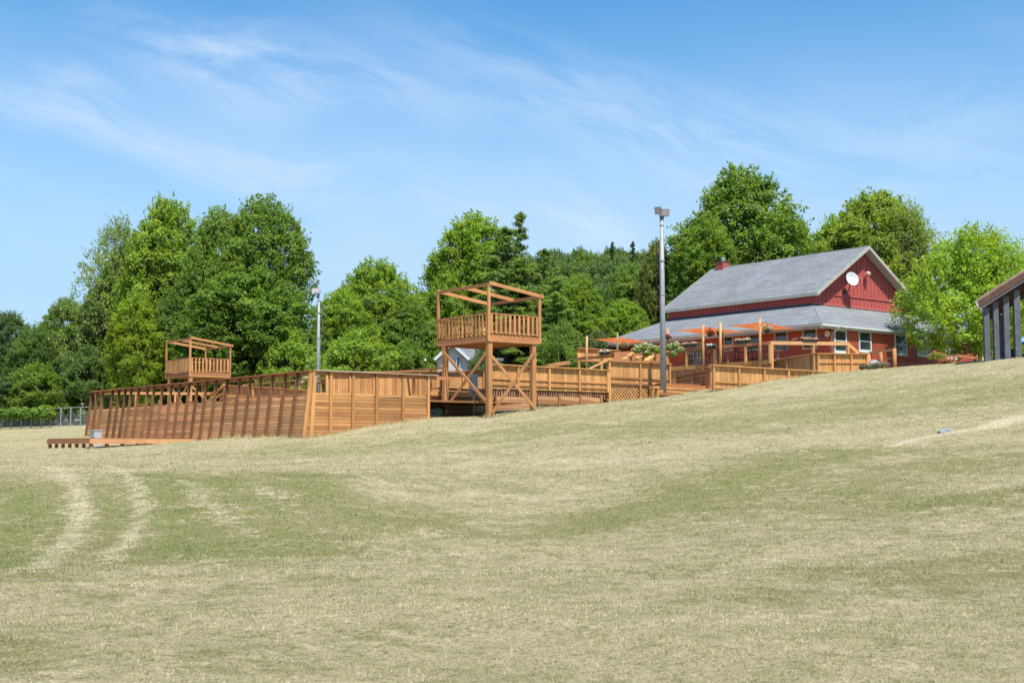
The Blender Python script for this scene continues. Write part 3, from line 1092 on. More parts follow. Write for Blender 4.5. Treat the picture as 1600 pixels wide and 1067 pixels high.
def rock(px, py, s, label, g=None):
    q = on_ground(px, py)
    mb = MB()
    r_ = random.Random(px)
    prof = [(.01, 0), (s * .8, .05 * s), (s, s * .35), (s * .7, s * .75), (.01, s * .95)]
    mb.lathe((q.x, q.y, q.z - s * .1), prof, 9)
    mb.v = [(v[0] + r_.uniform(-.13, .13) * s, v[1] + r_.uniform(-.13, .13) * s, v[2] + r_.uniform(-.08, .08) * s) for v in mb.v]
    o = mb.build('rock', 'stone')
    tag(o, label, 'rock', g)


for px, py in ((722, 642), (731, 640), (738, 642), (748, 638), (741, 641), (716, 645)):
    rock(px, py, .10, 'small pale stone on the bare ground under the lookout tower', 'stones under the tower')

# ------------------------------------------------------------------ boarded rail walls and ramps
def rail_wall(A, B, hgt, label, posts, sub=.0, rails=(.42, .18), color=STAIN_L, face=-1, bw=.14, zbotA=None, zbotB=None, capc=None, name='boarded_railing'):
    """vertical-boarded railing from A to B (points on the cap); boards behind, posts and rails on the seen side"""
    A, B = Vector(A), Vector(B)
    root = thing(name, ((A.x + B.x) / 2, (A.y + B.y) / 2, min(A.z, B.z) - hgt), label, 'railing', 'boarded railings along the ramps and deck')
    u = Vector((B.x - A.x, B.y - A.y, 0)); L = u.length; u.normalize()
    n = Vector((u.y, -u.x, 0))
    if n.dot(ld(0, -1, 0)) < 0:
        n = -n
    P = lambda s, dz, o=0.0: A + (B - A) * (s / L) + n * o + Vector((0, 0, dz))
    nb = max(2, int(L / bw))
    for k in range(nb):
        s = L * (k + .5) / nb
        plank(root, 'board', P(s, -hgt), P(s, -.05), L / nb - .014, .022, color=jit(color, .13), up=n)
    if posts:
        for i in range(posts + 1):
            s = min(max(L * i / posts, .06), L - .06)
            plank(root, 'post', P(s, -hgt - sub, .09), P(s, -.03, .09), .11, .10, color=jit(color, .07), up=n)
    plank(root, 'cap_rail', P(-.05, 0, .05), P(L + .05, 0, .05), .26, .045, color=capc or jit(color, .05))
    for f in rails:
        plank(root, 'rail', P(.0, -hgt * (1 - f), .05), P(L, -hgt * (1 - f), .05), .05, .09, color=jit(STAIN, .08))
    return root


# W1: long railing right of the tower
a = at(757, 567, 67.9); b = alongx(a, 949)
a.z = b.z = zat(575, 71.3)
W1A, W1B = a.copy(), b.copy()
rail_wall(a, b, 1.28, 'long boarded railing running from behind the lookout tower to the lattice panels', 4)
mb_root = thing('railing_underframe', (a.x, a.y, a.z - 2), 'dark slatted skirt under the long boarded railing', 'skirt')
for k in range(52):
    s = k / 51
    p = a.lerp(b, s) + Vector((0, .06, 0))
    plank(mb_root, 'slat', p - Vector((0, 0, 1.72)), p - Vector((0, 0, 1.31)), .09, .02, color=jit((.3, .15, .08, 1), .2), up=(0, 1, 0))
plank(mb_root, 'added_dark_backing', a + Vector((0, 1.3, -1.95)), b + Vector((0, 1.3, -1.95)), .05, 1.4, 'planter_shade_dark')  # added dark sheet, fills the gaps between slats with darkness
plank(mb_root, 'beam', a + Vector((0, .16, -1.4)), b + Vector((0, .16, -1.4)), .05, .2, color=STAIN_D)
# W2: higher railing with lattice
a = b.copy(); a.z = zat(562.5, 72.9); b = alongx(a, 1046)
W2A = a.copy(); W2B = b.copy()
a2 = a + Vector((.02, 0, 0))
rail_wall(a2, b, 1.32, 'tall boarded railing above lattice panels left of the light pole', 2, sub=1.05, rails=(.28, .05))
zl, zh = a.z - 2.45, a.z - 1.36
root = thing('lattice_panel', (a.x + 2, a.y, zl), 'diagonal wooden lattice under the tall railing by the light pole', 'lattice')
L = b.x - a.x
H = zh - zl
k = -H
while k < L:
    for sgn in (1, -1):
        s0, s1 = k, k + H
        z0, z1 = (zl, zh) if sgn > 0 else (zh, zl)
        if s0 < 0:
            z0 += (z1 - z0) * (-s0 / H); s0 = 0
        if s1 > L:
            z1 = z0 + (z1 - z0) * ((L - s0) / (s1 - s0)); s1 = L
        if s1 - s0 > .08:
            plank(root, 'lattice_strip', (a.x + s0, a.y + .03 + (.012 if sgn > 0 else 0), z0), (a.x + s1, a.y + .03 + (.012 if sgn > 0 else 0), z1), .010, .06, color=jit(STAIN_L, .1))
    k += .23
root = thing('walkway', (a.x + 2, a.y + 1.2, zl), 'plank walkway added behind the tall railing to shade the space behind the lattice', 'walkway')  # unseen floor, added to keep sun off the space behind the lattice
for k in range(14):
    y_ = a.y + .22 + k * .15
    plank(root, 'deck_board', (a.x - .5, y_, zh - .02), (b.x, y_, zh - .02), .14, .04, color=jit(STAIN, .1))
plank(root, 'added_dark_backing', (a.x - .5, a.y + 2.4, (zl + zh) / 2 - .3), (b.x, a.y + 2.4, (zl + zh) / 2 - .3), .05, 1.9, 'planter_shade_dark')  # added dark sheet stands in for the shade seen through the lattice
plank(root, 'added_dark_end', (b.x + .05, a.y + .3, (zl + zh) / 2 - .3), (b.x + .05, a.y + 2.36, (zl + zh) / 2 - .3), .05, 1.9, 'planter_shade_dark')  # same added dark sheet closing the end
# cap going down from W2 to the left
plank(thing('sloping_handrail', a + Vector((-1, 1, -1)), 'sloping handrail dropping left behind the tall railing', 'handrail'),
      'cap_rail', at(950, 562, 73.4), at(921, 576, 72.6), .22, .05, color=STAIN_L)

# W3: railing that runs into the hillside
a = at(1112, 570.6, 70.0); b = alongx(a, 1302)
rail_wall(a, b, 1.62, 'boarded railing that sinks into the grassy hillside on the right', 5, sub=.3, rails=(.44, .24))
# W4: upper ramp
c4 = at(1274, 552.3, 78.2)
l4 = alongy(c4, 1150); l4.z = zat(571, 82.6)
rail_wall(l4, c4, 1.5, 'shaded boarded ramp railing climbing right to its corner post below the flower boxes', 3, color=(0.40, .2, .09, 1), rails=(.05,))  # boards coloured darker to carry the shade of this side
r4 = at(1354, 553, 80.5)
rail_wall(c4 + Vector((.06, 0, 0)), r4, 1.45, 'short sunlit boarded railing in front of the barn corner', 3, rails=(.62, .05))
# inner railing A behind the board wall
a = at(508, 582, 66.0); b = at(756, 579, 71.0)
rail_wall(a, b, 1.3, 'boarded railing seen through the open top of the board wall', 7, rails=(.0,), capc=STAIN)
# wedge-shaped ramp railing behind the leaning wall
a = at(354, 602, 77.0); b = at(488, 609, 74.0)
rail_wall(a, b, .95, 'boarded ramp railing seen between the posts of the leaning wall', 3, rails=(.1,))
a2 = at(327, 617.5, 78.5)
rr = thing('sloping_handrail', a2, 'sloping handrail behind the leaning wall below the distant tower', 'handrail')
plank(rr, 'cap_rail', a2, a, .2, .08, color=STAIN_L)
plank(rr, 'cap_rail', a2 + Vector((0, 0, -.35)), a + Vector((0, 0, -.35)), .06, .16, color=STAIN_L)


def open_rail(pts, z_drop, spacing, label, color=STAIN, w_=.16, h_=.07, mid=False, pr=.05):
    root = thing('open_railing', Vector(pts[0]) - Vector((0, 0, z_drop)), label, 'railing', 'open post and rail railings')
    for A, B in zip(pts, pts[1:]):
        A, B = Vector(A), Vector(B)
        plank(root, 'rail', A, B, w_, h_, color=jit(color, .06))
        if mid:
            plank(root, 'rail', A - Vector((0, 0, z_drop * .5)), B - Vector((0, 0, z_drop * .5)), .05, .12, color=jit(color, .06))
        L = (B - A).length
        n = max(1, int(L / spacing))
        for k in range(n + 1):
            p = A.lerp(B, k / n)
            plank(root, 'post', p - Vector((0, 0, z_drop)), p - Vector((0, 0, h_ / 2)), pr * 2, pr * 2, color=jit(color, .06))
    return root


a = at(695, 574.5, 68.0); b = alongy(a, 380)
open_rail([a, b], 1.2, 2.4, 'long open railing crossing behind both timber walls', w_=.12, h_=.12)
a = at(690, 583, 66.0); b = alongy(a, 400); 
open_rail([a, b], 1.0, 2.4, 'lower inner railing crossing behind both timber walls', STAIN_D, w_=.12, h_=.10)
open_rail([at(700, 583.5, 66.5), at(762, 577, 66.0)], .7, 2.2, 'short railing beyond the near left leg of the lookout tower')
a = at(855, 572, 82.0); b = at(888, 566.5, 84.0)
open_rail([a, b], 1.0, 2.0, 'short railing behind the long boarded railing', w_=.3, h_=.2)
a = at(150, 614, 79.0); b = at(335, 615, 79.5)
open_rail([a, b], 1.2, 2.4, 'pale railing behind the far end of the leaning wall', STAIN_L, w_=.1, h_=.16)
a = at(345, 622, 73.0); b = at(486, 616, 64.0)
open_rail([a, b], .4, 3, 'low kerb rail behind the middle of the leaning wall', STAIN_L, w_=.12, h_=.1)

# recessed wall and ledge behind the tower
e = Vector((XE, cy + 3.95, 0))
g0 = thing('recessed_wall', (e.x + 2, e.y, gz(e.x + 2, e.y)), 'shaded wall of dark boards under a ledge behind the lookout tower', 'wall')
xr = alongx(Vector((e.x, e.y, 2)), 836).x
X0 = alongx(Vector((e.x, e.y - .4, 2.4)), 673).x
X1 = alongx(Vector((e.x, e.y - .4, 2.4)), 760).x
zl_ = zat(617, 66.5)
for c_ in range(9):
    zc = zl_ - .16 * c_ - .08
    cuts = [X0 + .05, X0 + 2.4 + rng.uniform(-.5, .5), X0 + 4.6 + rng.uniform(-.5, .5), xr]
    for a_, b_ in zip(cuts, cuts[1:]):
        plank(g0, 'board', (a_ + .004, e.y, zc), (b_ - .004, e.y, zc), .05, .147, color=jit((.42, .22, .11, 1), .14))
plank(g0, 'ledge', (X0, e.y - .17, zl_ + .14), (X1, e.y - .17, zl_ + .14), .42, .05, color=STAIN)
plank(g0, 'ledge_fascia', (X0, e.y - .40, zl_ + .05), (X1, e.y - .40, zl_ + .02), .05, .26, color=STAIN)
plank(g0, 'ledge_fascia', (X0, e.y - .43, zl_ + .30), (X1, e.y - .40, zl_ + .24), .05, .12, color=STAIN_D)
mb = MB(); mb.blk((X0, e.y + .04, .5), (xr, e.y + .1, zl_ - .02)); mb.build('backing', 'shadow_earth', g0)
for x_ in (X0 + .9, X0 + 4.4):
    plank(g0, 'post', (x_, e.y - .08, zl_ - 1.5), (x_, e.y - .08, zl_), .14, .1, color=STAIN_D, up=(0, 1, 0))
# low retaining timbers
root = thing('retaining_edge', at(880, 628, 67), 'low retaining edge of heavy timbers under the long railing', 'retaining wall')
a = at(838, 624.5, 66.6); b = alongx(a, 938)
n_ = 3
for k in range(n_):
    p = a.lerp(b, k / n_ + .012); q = a.lerp(b, (k + 1) / n_ - .012)
    q.z += .06; p.z += .04 * k
    plank(root, 'timber', p + Vector((0, 0, .1)), q + Vector((0, 0, .02)), .12, .20, color=jit((.45, .24, .12, 1), .12))
    plank(root, 'timber', p - Vector((0, 0, .12)), q - Vector((0, 0, .18)), .12, .20, color=jit(STAIN_D, .12))
    c0 = a.lerp(b, (k + 1) / n_)
    plank(root, 'stake', c0 + Vector((0, -.1, -.5)), c0 + Vector((0, -.06, .32)), .14, .1, color=STAIN_D, up=(0, 1, 0))
p = b + Vector((.1, .2, -.1)); q = alongx(p, 1030)
plank(root, 'timber', p, q + Vector((0, 0, .15)), .12, .14, color=STAIN_R)

# bench-like steps right of the pole
root = thing('wooden_steps', at(1075, 615, 73), 'broad wooden steps between the light pole and the hillside railing', 'steps')
for k, (y1, y0, c_) in enumerate(((600.5, 604.5, STAIN_R), (604.7, 609.0, STAIN_L), (611.0, 614.5, STAIN_L), (615, 619, STAIN_R))):
    d_ = 74.4 - k * .35
    a = at(1026, (y0 + y1) / 2 - 1.6, d_); b = alongx(a, 1116); b.z -= .04
    plank(root, 'tread' if k % 2 else 'riser', a, b, .30, (y0 - y1) / 2000 * d_, color=c_)
for k in range(26):
    a = at(1026, 600, 74.9); b = alongx(a, 1116)
    p = a.lerp(b, (k + .5) / 26)
    plank(root, 'slat', p - Vector((0, 0, .35)), p + Vector((0, 0, .12)), .09, .03, color=jit(STAIN_R, .15), up=(0, 1, 0))
a = at(1017, 605, 71.5)
plank(root, 'block', a - Vector((.0, 0, .0)), a + Vector((.55, 0, 0)), .3, .10, color=STAIN_L)
plank(root, 'block', a - Vector((-.06, 0, .6)), a - Vector((-.06, 0, .05)), .12, .2, color=STAIN)
plank(root, 'block', a - Vector((-.46, 0, .6)), a - Vector((-.46, 0, .05)), .12, .2, color=STAIN)

# ------------------------------------------------------------------ deck beside the barn
K = at(1203, 534, 80.0)
RZ = K.z
DZ = zat(563, 80.3)
KL = alongy(K, 897)
XW, YW = 69.3, 53.75                   # wall corner of the lower barn
deck = thing('raised_deck', (K.x + 1, K.y + 8, DZ - 2), 'raised wooden dining deck along the shaded side of the barn', 'deck')
LY = KL.y - K.y
nb = 40
for k in range(nb):
    y0 = K.y + LY * (k + .5) / nb
    plank(deck, 'deck_board', (K.x + .02, y0, DZ), (XW - .02, y0, DZ), LY / nb - .012, .04, color=jit(STAIN, .1))
cuts = [0, .22, .45, .7, 1]
for a_, b_ in zip(cuts, cuts[1:]):
    plank(deck, 'fascia', (K.x - .03, K.y + LY * a_ + .004, DZ - .13), (K.x - .03, K.y + LY * b_ - .004, DZ - .13), .045, .28, color=jit(STAIN, .08))
    plank(deck, 'rail', (K.x, K.y + LY * a_ + .004, RZ - .07), (K.x, K.y + LY * b_ - .004, RZ - .07), .09, .20, color=jit(STAIN_R, .08))
ns = 70
for k in range(ns):
    y0 = K.y + LY * (k + .5) / ns
    plank(deck, 'skirt_board', (K.x + .03, y0, DZ - 2.3), (K.x + .03, y0, DZ - .28), LY / ns - .01, .02, color=jit((.42, .19, .10, 1), .1), up=(1, 0, 0))
for px in (1203, 1165, 1117, 1073, 1012, 968, 940, 905):
    p = alongy(K, px)
    plank(deck, 'post', (K.x, p.y, DZ - .2), (K.x, p.y, RZ - .17), .16, .14, color=jit(STAIN_L, .06))
# front rail of the deck
f1 = at(1326, 535.5, 82.4)
root = thing('open_railing', (K.x, K.y, DZ), 'thick sunlit handrail on the deck front before the barn corner', 'railing')
plank(root, 'rail', K + Vector((.0, -.02, -.07)), f1 + Vector((0, 0, -.07)), .12, .22, color=(0.6, .34, .15, 1))
plank(root, 'rail', f1 + Vector((0, 0, -.12)), at(1341, 552, 82.5), .12, .2, color=STAIN_L)
for s in (.02, .54, .985):
    p = K.lerp(f1, s)
    plank(root, 'post', Vector((p.x, p.y, DZ - .6)), p - Vector((0, 0, .18)), .16, .16, color=STAIN_L)
# landing rail to the right
a = at(1358, 551.5, 80.8); b = at(1396, 546.5, 79.4)
root = thing('open_railing', (a.x, a.y, a.z - 1.2), 'small weathered handrail with round posts in front of the barn windows', 'railing')
plank(root, 'rail', a, b, .1, .14, color=(.35, .19, .1, 1))
plank(root, 'rail', a - Vector((0, 0, .55)), b - Vector((0, 0, .5)), .05, .1, color=(.4, .2, .1, 1))
for s, hh in ((0, 1.35), (.5, 1.35), (1.04, 1.6)):
    p = a.lerp(b, s)
    mb = MB(); mb.tube([p - Vector((0, 0, hh)), p + Vector((0, 0, .08 if s > 1 else -.05))], .12, 10); mb.build('post', 'wood', root, jit(STAIN, .05), True)

# back fence at the far end of the deck
a = at(902, 544, 95.5); b = at(967, 547.5, 97.5)
root = rail_wall(a, b, .95, 'tall pale board fence closing the far end of the deck', 0, rails=(.02,), bw=.15)
# raised garden / stair stringers
root = thing('stair_stringers', at(1000, 565, 78), 'three slanting sunlit stair stringers rising behind the tall railing', 'stairs')
for (x0, y0, x1, y1) in ((974, 562, 990, 551), (991, 563, 1009, 550.5), (1009, 564, 1027, 550)):
    plank(root, 'stringer', at(x0, y0, 76.5), at(x1, y1, 80.0), .30, .07, color=STAIN_L)
    plank(root, 'post', at(x1 - 4, y1 + 14, 79.8), at(x1 - 4, y1 + 1, 79.8), .12, .12, color=STAIN)
plank(root, 'rail', at(968, 553, 80.2), at(1046, 549, 80.2), .1, .1, color=STAIN_R)
plank(root, 'wall_board', at(960, 561, 80.6), at(1046, 558, 80.6), .05, .9, color=STAIN_R)

# walls under the deck, seen right of the pole
a = at(1058, 588, 79.2); b = at(1113, 577.5, 76.4)
rail_wall(a, b, .9, 'reddish ramp railing in the recess right of the light pole', 2, color=(.42, .18, .09, 1), rails=(.75,))

# sail posts
sp = {}
sail_posts = ((920, 526, 575, 'log sail post standing against the tall board fence'), (968, 521, 562, 'forked weathered sail post beside the hanging bush'),
              (1046.5, 513, 581, 'slim sail post just right of the light pole'),
              (1102, 507, 577, 'sail post under the red hanging basket'), (1129, 504, 573, 'thick sail post between the two sunlit sails'),
              (1191, 497, 566, 'sail post under the white hanging basket nearest the barn corner'))
for px, y0, y1, lab in sail_posts:
    p = alongy(K, px)
    dd_ = SY * p.x + CY * p.y
    x_ = K.x - .2
    zt, zb = zat(y0, dd_), zat(y1, dd_)
    root = thing('sail_post', (x_, p.y, zb), lab, 'post', 'posts that carry the shade sails')
    mb = MB(); r_ = .095 if px != 968 else .085
    mb.tube([(x_, p.y, zb - .4), (x_, p.y, (zt + zb) / 2), (x_ + .02, p.y, zt)], [r_, r_ * .93, r_ * .8], 12)
    mb.build('shaft', 'wood', root, (0.50, .27, .12, 1) if px != 968 else (.33, .25, .13, 1), True)
    mb = MB(); mb.tube([(x_ + .02, p.y, zt), (x_ + .02, p.y, zt + .09)], [.05, .05], 8)
    mb.build('eye_bolt', 'galvanised', root)
    sp[px] = Vector((x_, p.y, zt))


def sail(corners, label):
    P_ = [Vector(c) for c in corners]
    n = 12
    vs = []
    cen = sum(P_, Vector()) / 4
    for i in range(n + 1):
        for j in range(n + 1):
            u, v_ = i / n, j / n
            p = P_[0] * (1 - u) * (1 - v_) + P_[1] * u * (1 - v_) + P_[2] * u * v_ + P_[3] * (1 - u) * v_
            e = 4 * u * (1 - u) * (1 - 4 * v_ * (1 - v_)) * .5 + 4 * v_ * (1 - v_) * (1 - 4 * u * (1 - u)) * .5
            p = p + (cen - p) * (.16 * e)
            vs.append(p)
    fs = [(i * (n + 1) + j, i * (n + 1) + j + 1, (i + 1) * (n + 1) + j + 1, (i + 1) * (n + 1) + j) for i in range(n) for j in range(n)]
    mb = MB(); mb.add(vs, fs)
    root = thing('shade_sail', cen, label, 'shade sail', 'orange shade sails over the deck')
    mb.build('cloth', 'sail', root, smooth=True)
    mb = MB()
    for c in P_:
        mb.tube([c, c + (c - cen).normalized() * .35], .015, 5)
    mb.build('tensioner', 'galvanised', root)


sail([at(927, 530, 93.2), at(968, 526.5, 90.8), at(1014, 534, 91.5), at(969, 538.5, 94.5)], 'orange shade sail at the far left end of the deck')
sail([at(1055, 516, 87.4), at(1103, 511, 84.2), at(1165, 518, 84.6), at(1108, 524.5, 88.0)], 'orange shade sail behind the red hanging basket, between three posts')
sail([at(1137, 508.5, 83.0), at(1190, 503, 80.4), at(1244, 513.5, 83.2), at(1190, 517.5, 85.5)], 'orange shade sail nearest the barn corner, reaching right to the eave')


# ------------------------------------------------------------------ leaf clouds for plants and trees
def leaf_mesh(name, C, N, size, g, aspect=.62, mat='leaf'):
    n = len(C)
    N = N / (np.linalg.norm(N, axis=1, keepdims=True) + 1e-9)
    r = g.normal(size=(n, 3))
    T = np.cross(N, r)
    T /= np.linalg.norm(T, axis=1, keepdims=True) + 1e-9
    B = np.cross(N, T)
    s = (size * g.uniform(.7, 1.35, n))[:, None]
    fold = N * s * .16
    v = np.stack([C - T * s * .5, C + B * s * aspect * .5 + fold, C + T * s * .55, C - B * s * aspect * .5 + fold], 1).reshape(-1, 3)
    f = np.arange(n * 4).reshape(-1, 4)
    me = quadmesh(name, v, f)
    sh = me.attributes.new('shade', 'FLOAT', 'FACE')
    sh.data.foreach_set('value', np.clip(g.normal(.45, .22, n), 0, 1).astype(np.float32))
    me.materials.append(M[mat])
    return me


def bush_points(g, cen, rad, n, flat=.75):
    d = g.normal(size=(n, 3))
    d /= np.linalg.norm(d, axis=1, keepdims=True)
    r = g.uniform(.55, 1.05, n) ** .6
    C = np.array(cen) + d * r[:, None] * np.array([rad, rad, rad * flat])
    return C, d + np.array([0, 0, .5]) + g.normal(0, .4, (n, 3))


def small_plant(name, lobes, label, cat, color, leaf=.12, n=240, group=None, flowers=None, base=None, seed=1, stems=True):
    """a bush of several leafy lobes [(x,y,z,r)], flowers = (colour, count)"""
    g = np.random.RandomState(seed)
    lobes = [tuple(l) for l in lobes]
    base = base or (lobes[0][0], lobes[0][1], min(l[2] - l[3] for l in lobes))
    root = thing(name, base, label, cat, group)
    Cs, Ns, Fs = [], [], []
    for x, y, z, r in lobes:
        C, N = bush_points(g, (x - base[0], y - base[1], z - base[2]), r, n)
        Cs.append(C); Ns.append(N)
    me = leaf_mesh('foliage', np.concatenate(Cs), np.concatenate(Ns), leaf, g)
    o = bpy.data.objects.new('foliage', me); COL.objects.link(o); o.parent = root; o.color = color
    if flowers:
        fc, fn, fs = flowers
        Cs, Ns = [], []
        for x, y, z, r in lobes:
            for _ in range(fn):
                d = g.normal(size=3); d[2] = abs(d[2]) * .8; d[:2] -= np.array([SY, CY]) * .5; d /= np.linalg.norm(d)
                c0 = np.array([x - base[0], y - base[1], z - base[2]]) + d * r * np.array([1.05, 1.05, .85])
                C, N = bush_points(g, c0, fs, 14)
                Cs.append(C); Ns.append(N)
        me = leaf_mesh('blossom', np.concatenate(Cs), np.concatenate(Ns), fs * .9, g, .9, 'petal')
        o = bpy.data.objects.new('blossom', me); COL.objects.link(o); o.parent = root; o.color = fc
    return root


GRN, LIME, DGRN = (.075, .15, .03, 1), (.24, .33, .09, 1), (.045, .10, .028, 1)
c0 = at(1011, 545, 78.6)
small_plant('hydrangea_bush', [(c0.x + a * CY, c0.y - a * SY, c0.z + b_ - .05, .31) for a, b_ in ((-.6, 0), (-.2, .15), (.2, .1), (.6, -.02), (0, -.2))],
            'pale green hydrangea with cream blooms left of the light pole', 'bush', LIME, .10, 560, None, ((.55, .58, .40, 1), 7, .07), seed=3)
c0 = at(1054, 545, 80.6)
small_plant('hydrangea_bush', [(c0.x + a * CY, c0.y - a * SY, c0.z + b_, .28) for a, b_ in ((-.35, .1), (.05, .2), (.3, -.05), (-.1, -.3))],
            'pale green hydrangea with cream blooms right of the light pole', 'bush', LIME, .10, 560, None, ((.55, .58, .40, 1), 7, .07), seed=4)


def basket(px, py, d, label, fcol, r=.24, col=(.2, .16, .05, 1)):
    c0 = at(px, py, d)
    root = small_plant('hanging_basket', [(c0.x, c0.y, c0.z, r), (c0.x + .12, c0.y - .1, c0.z - .08, r * .7)], label, 'flower basket', col, .08, 160,
                       'flower baskets hanging from the sail posts', (fcol, 9, .05), base=(c0.x, c0.y, c0.z - r), seed=int(px))
    mb = MB(); mb.lathe((c0.x, c0.y, c0.z - r * .75), [(.05, -.1), (.16, -.02), (.19, .08)], 10); mb.build('pot', 'planter_shade_dark', root)
    mb = MB(); mb.tube([(c0.x, c0.y, c0.z), (c0.x, c0.y, c0.z + .5)], .01, 4); mb.build('hanger', 'dark_metal', root)


basket(1043, 525, 86.6, 'red flower basket hanging just right of the light pole', (.6, .05, .05, 1), .17)
basket(1109, 519, 84.0, 'deep red hanging basket right of the sail post', (.55, .06, .03, 1), .27, (.2, .06, .03, 1))
basket(1123.5, 518, 83.2, 'orange and yellow hanging basket left of the thick sail post', (.7, .32, .10, 1), .22)
basket(1198, 513, 80.6, 'white hanging basket on the sail post nearest the barn corner', (.72, .68, .6, 1), .30, GRN)
basket(974, 539, 90.5, 'dried brownish hanging bush beside the forked sail post', (.45, .33, .2, 1), .30, (.16, .15, .06, 1))


def rail_planter(px, d, py, half, label, fcol):
    c0 = at(px, py, d)
    u = Vector((0, 1, 0)) if px < 1200 else (f1 - K).normalized()
    base = c0 - Vector((0, 0, .2))
    lob = [(c0.x + u.x * s, c0.y + u.y * s, c0.z, .14) for s in np.linspace(-half, half, 5)]
    root = small_plant('rail_planter', lob, label, 'flower box', GRN, .07, 70, 'flower boxes on the deck rail', (fcol, 9, .05), base=tuple(base), seed=int(px))
    plank(root, 'box', c0 - u * half * 1.1 - Vector((0, 0, .15)), c0 + u * half * 1.1 - Vector((0, 0, .15)), .2, .16, 'planter_shade_dark')


rail_planter(945, 92.1, 549.5, .45, 'flower box with white blooms on the far deck rail near the board fence', (.75, .75, .75, 1))
rail_planter(1077, 85.4, 537.5, .50, 'flower box with pink and white blooms on the deck rail beside the glass door', (.72, .45, .42, 1))
rail_planter(1111, 83.8, 540.0, .25, 'small white flower box between the two middle sail posts', (.75, .75, .75, 1))
rail_planter(1160, 81.8, 531.5, .45, 'flower box with mixed white and peach blooms on the middle of the deck rail', (.74, .58, .46, 1))
rail_planter(1264, 81.2, 530.0, .50, 'flower box with pink blooms on the front handrail before a window', (.68, .42, .33, 1))

# ------------------------------------------------------------------ tables and chairs on the deck
def disc(mb, c, r, h, n=16):
    mb.lathe(c, [(0.001, 0), (r, 0), (r, h), (0.001, h)], n)


def table0():
    root = thing('bistro_table', (0, 0, 0), 'high round bistro table on the deck', 'table', 'bistro tables on the deck')
    mb = MB(); disc(mb, (0, 0, 1.0), .42, .04); mb.build('table_top', 'chair_metal', root)
    mb = MB(); mb.tube([(0, 0, .03), (0, 0, 1.0)], .04, 8); mb.build('pedestal', 'galvanised', root)
    mb = MB(); disc(mb, (0, 0, 0), .25, .03); mb.build('base', 'dark_metal', root)
    return root


def chair0():
    root = thing('bar_chair', (0, 0, 0), 'tall dark metal chair', 'chair', 'tall chairs at the bistro tables')
    mb = MB(); mb.blk((-.2, -.2, .70), (.2, .2, .74)); mb.build('seat', 'chair_metal', root)
    mb = MB()
    for x_ in (-.18, 0, .18):
        mb.tube([(x_, .19, .74), (x_, .25, 1.12)], .015, 5)
    mb.blk((-.2, .235, 1.06), (.2, .26, 1.16))
    mb.build('backrest', 'dark_metal', root)
    for a, b_ in ((-1, -1), (1, -1), (1, 1), (-1, 1)):
        mb = MB(); mb.tube([(a * .17, b_ * .17, .70), (a * .22, b_ * .22, 0)], .016, 5); mb.build('leg', 'chair_metal', root)
    mb = MB()
    for a, b_ in (((-1, -1), (1, -1)), ((1, -1), (1, 1)), ((1, 1), (-1, 1)), ((-1, 1), (-1, -1))):
        mb.tube([(a[0] * .2, a[1] * .2, .25), (b_[0] * .2, b_[1] * .2, .25)], .01, 4)
    mb.build('foot_rail', 'dark_metal', root)
    return root


def dup(src, loc, rz, label):
    r_ = src.copy(); COL.objects.link(r_); r_.location = loc; r_.rotation_euler = (0, 0, rz); r_['label'] = label
    for ch in src.children:
        c_ = ch.copy(); COL.objects.link(c_); c_.parent = r_
    return r_


T0, C0 = table0(), chair0()
spots = [(1086, 'by the glass door'), (1112, 'between the two middle sail posts'), (1137, 'right of the thick sail post'), (1164, 'in front of the wide middle window'),
         (1186, 'left of the sail post nearest the corner'), (1215, 'behind the start of the front handrail')]
first = True
for i, (px, where) in enumerate(spots):
    p = alongy(K + Vector((1.5, 0, 0)), px)
    loc = Vector((K.x + 1.5, p.y, DZ + .02))
    lab = 'high round bistro table ' + where
    if i == 0:
        T0.location = loc; T0['label'] = lab
    else:
        dup(T0, loc, 0, lab)
    for j, (dx, dy, rz, side) in enumerate(((0, .62, 0, 'far'), (0, -.62, math.pi, 'near'), (-.6, .0, math.pi / 2, 'rail'))):
        lab = 'tall dark chair, %s side of the table %s' % (side, where)
        l2 = loc + Vector((dx, dy, 0))
        if i == 0 and j == 0:
            C0.location = l2; C0.rotation_euler = (0, 0, rz + .1); C0['label'] = lab
        else:
            dup(C0, l2, rz + rng.uniform(-.3, .3), lab)

# ------------------------------------------------------------------ the red barn
E = Vector((71.6, 56.8, 0))
UX0, UX1, UY0, UY1 = 72.0, 83.25, 57.25, 71.5
ZE = zat(457, 88.9)
ZR = zat(385, 92.6)
ZL0, ZL1 = zat(476, 89.7), zat(504.3, 84.0)
LX0, LY0, LX1, LY1 = 68.0, 53.4, 87.25, 75.4
FB = 4.2
root = thing('red_barn', ((UX0 + UX1) / 2, (UY0 + UY1) / 2, FB), 'red barn with grey shingle roofs and a wide lean-to skirt roof', 'barn')
BARN = root
MX = (UX0 + UX1) / 2
# upper walls
mb = MB()
mb.prism([(UX0, UY0, ZL0 - .5), (UX1, UY0, ZL0 - .5), (UX1, UY0, ZE - .1), (MX, UY0, ZR - .22), (UX0, UY0, ZE - .1)], (0, .12, 0))
mb.build('gable_wall', 'barn_red', root)
mb = MB(); mb.prism([(UX0, UY1, ZL0 - .5), (UX1, UY1, ZL0 - .5), (UX1, UY1, ZE - .1), (MX, UY1, ZR - .22), (UX0, UY1, ZE - .1)], (0, -.12, 0))
mb.build('gable_wall', 'barn_red', root)
for x_ in (UX0, UX1 - .12):
    mb = MB(); mb.blk((x_, UY0 + .123, ZL0 - .5), (x_ + .12, UY1 - .123, ZE + .05)); mb.build('side_wall', 'barn_red', root)
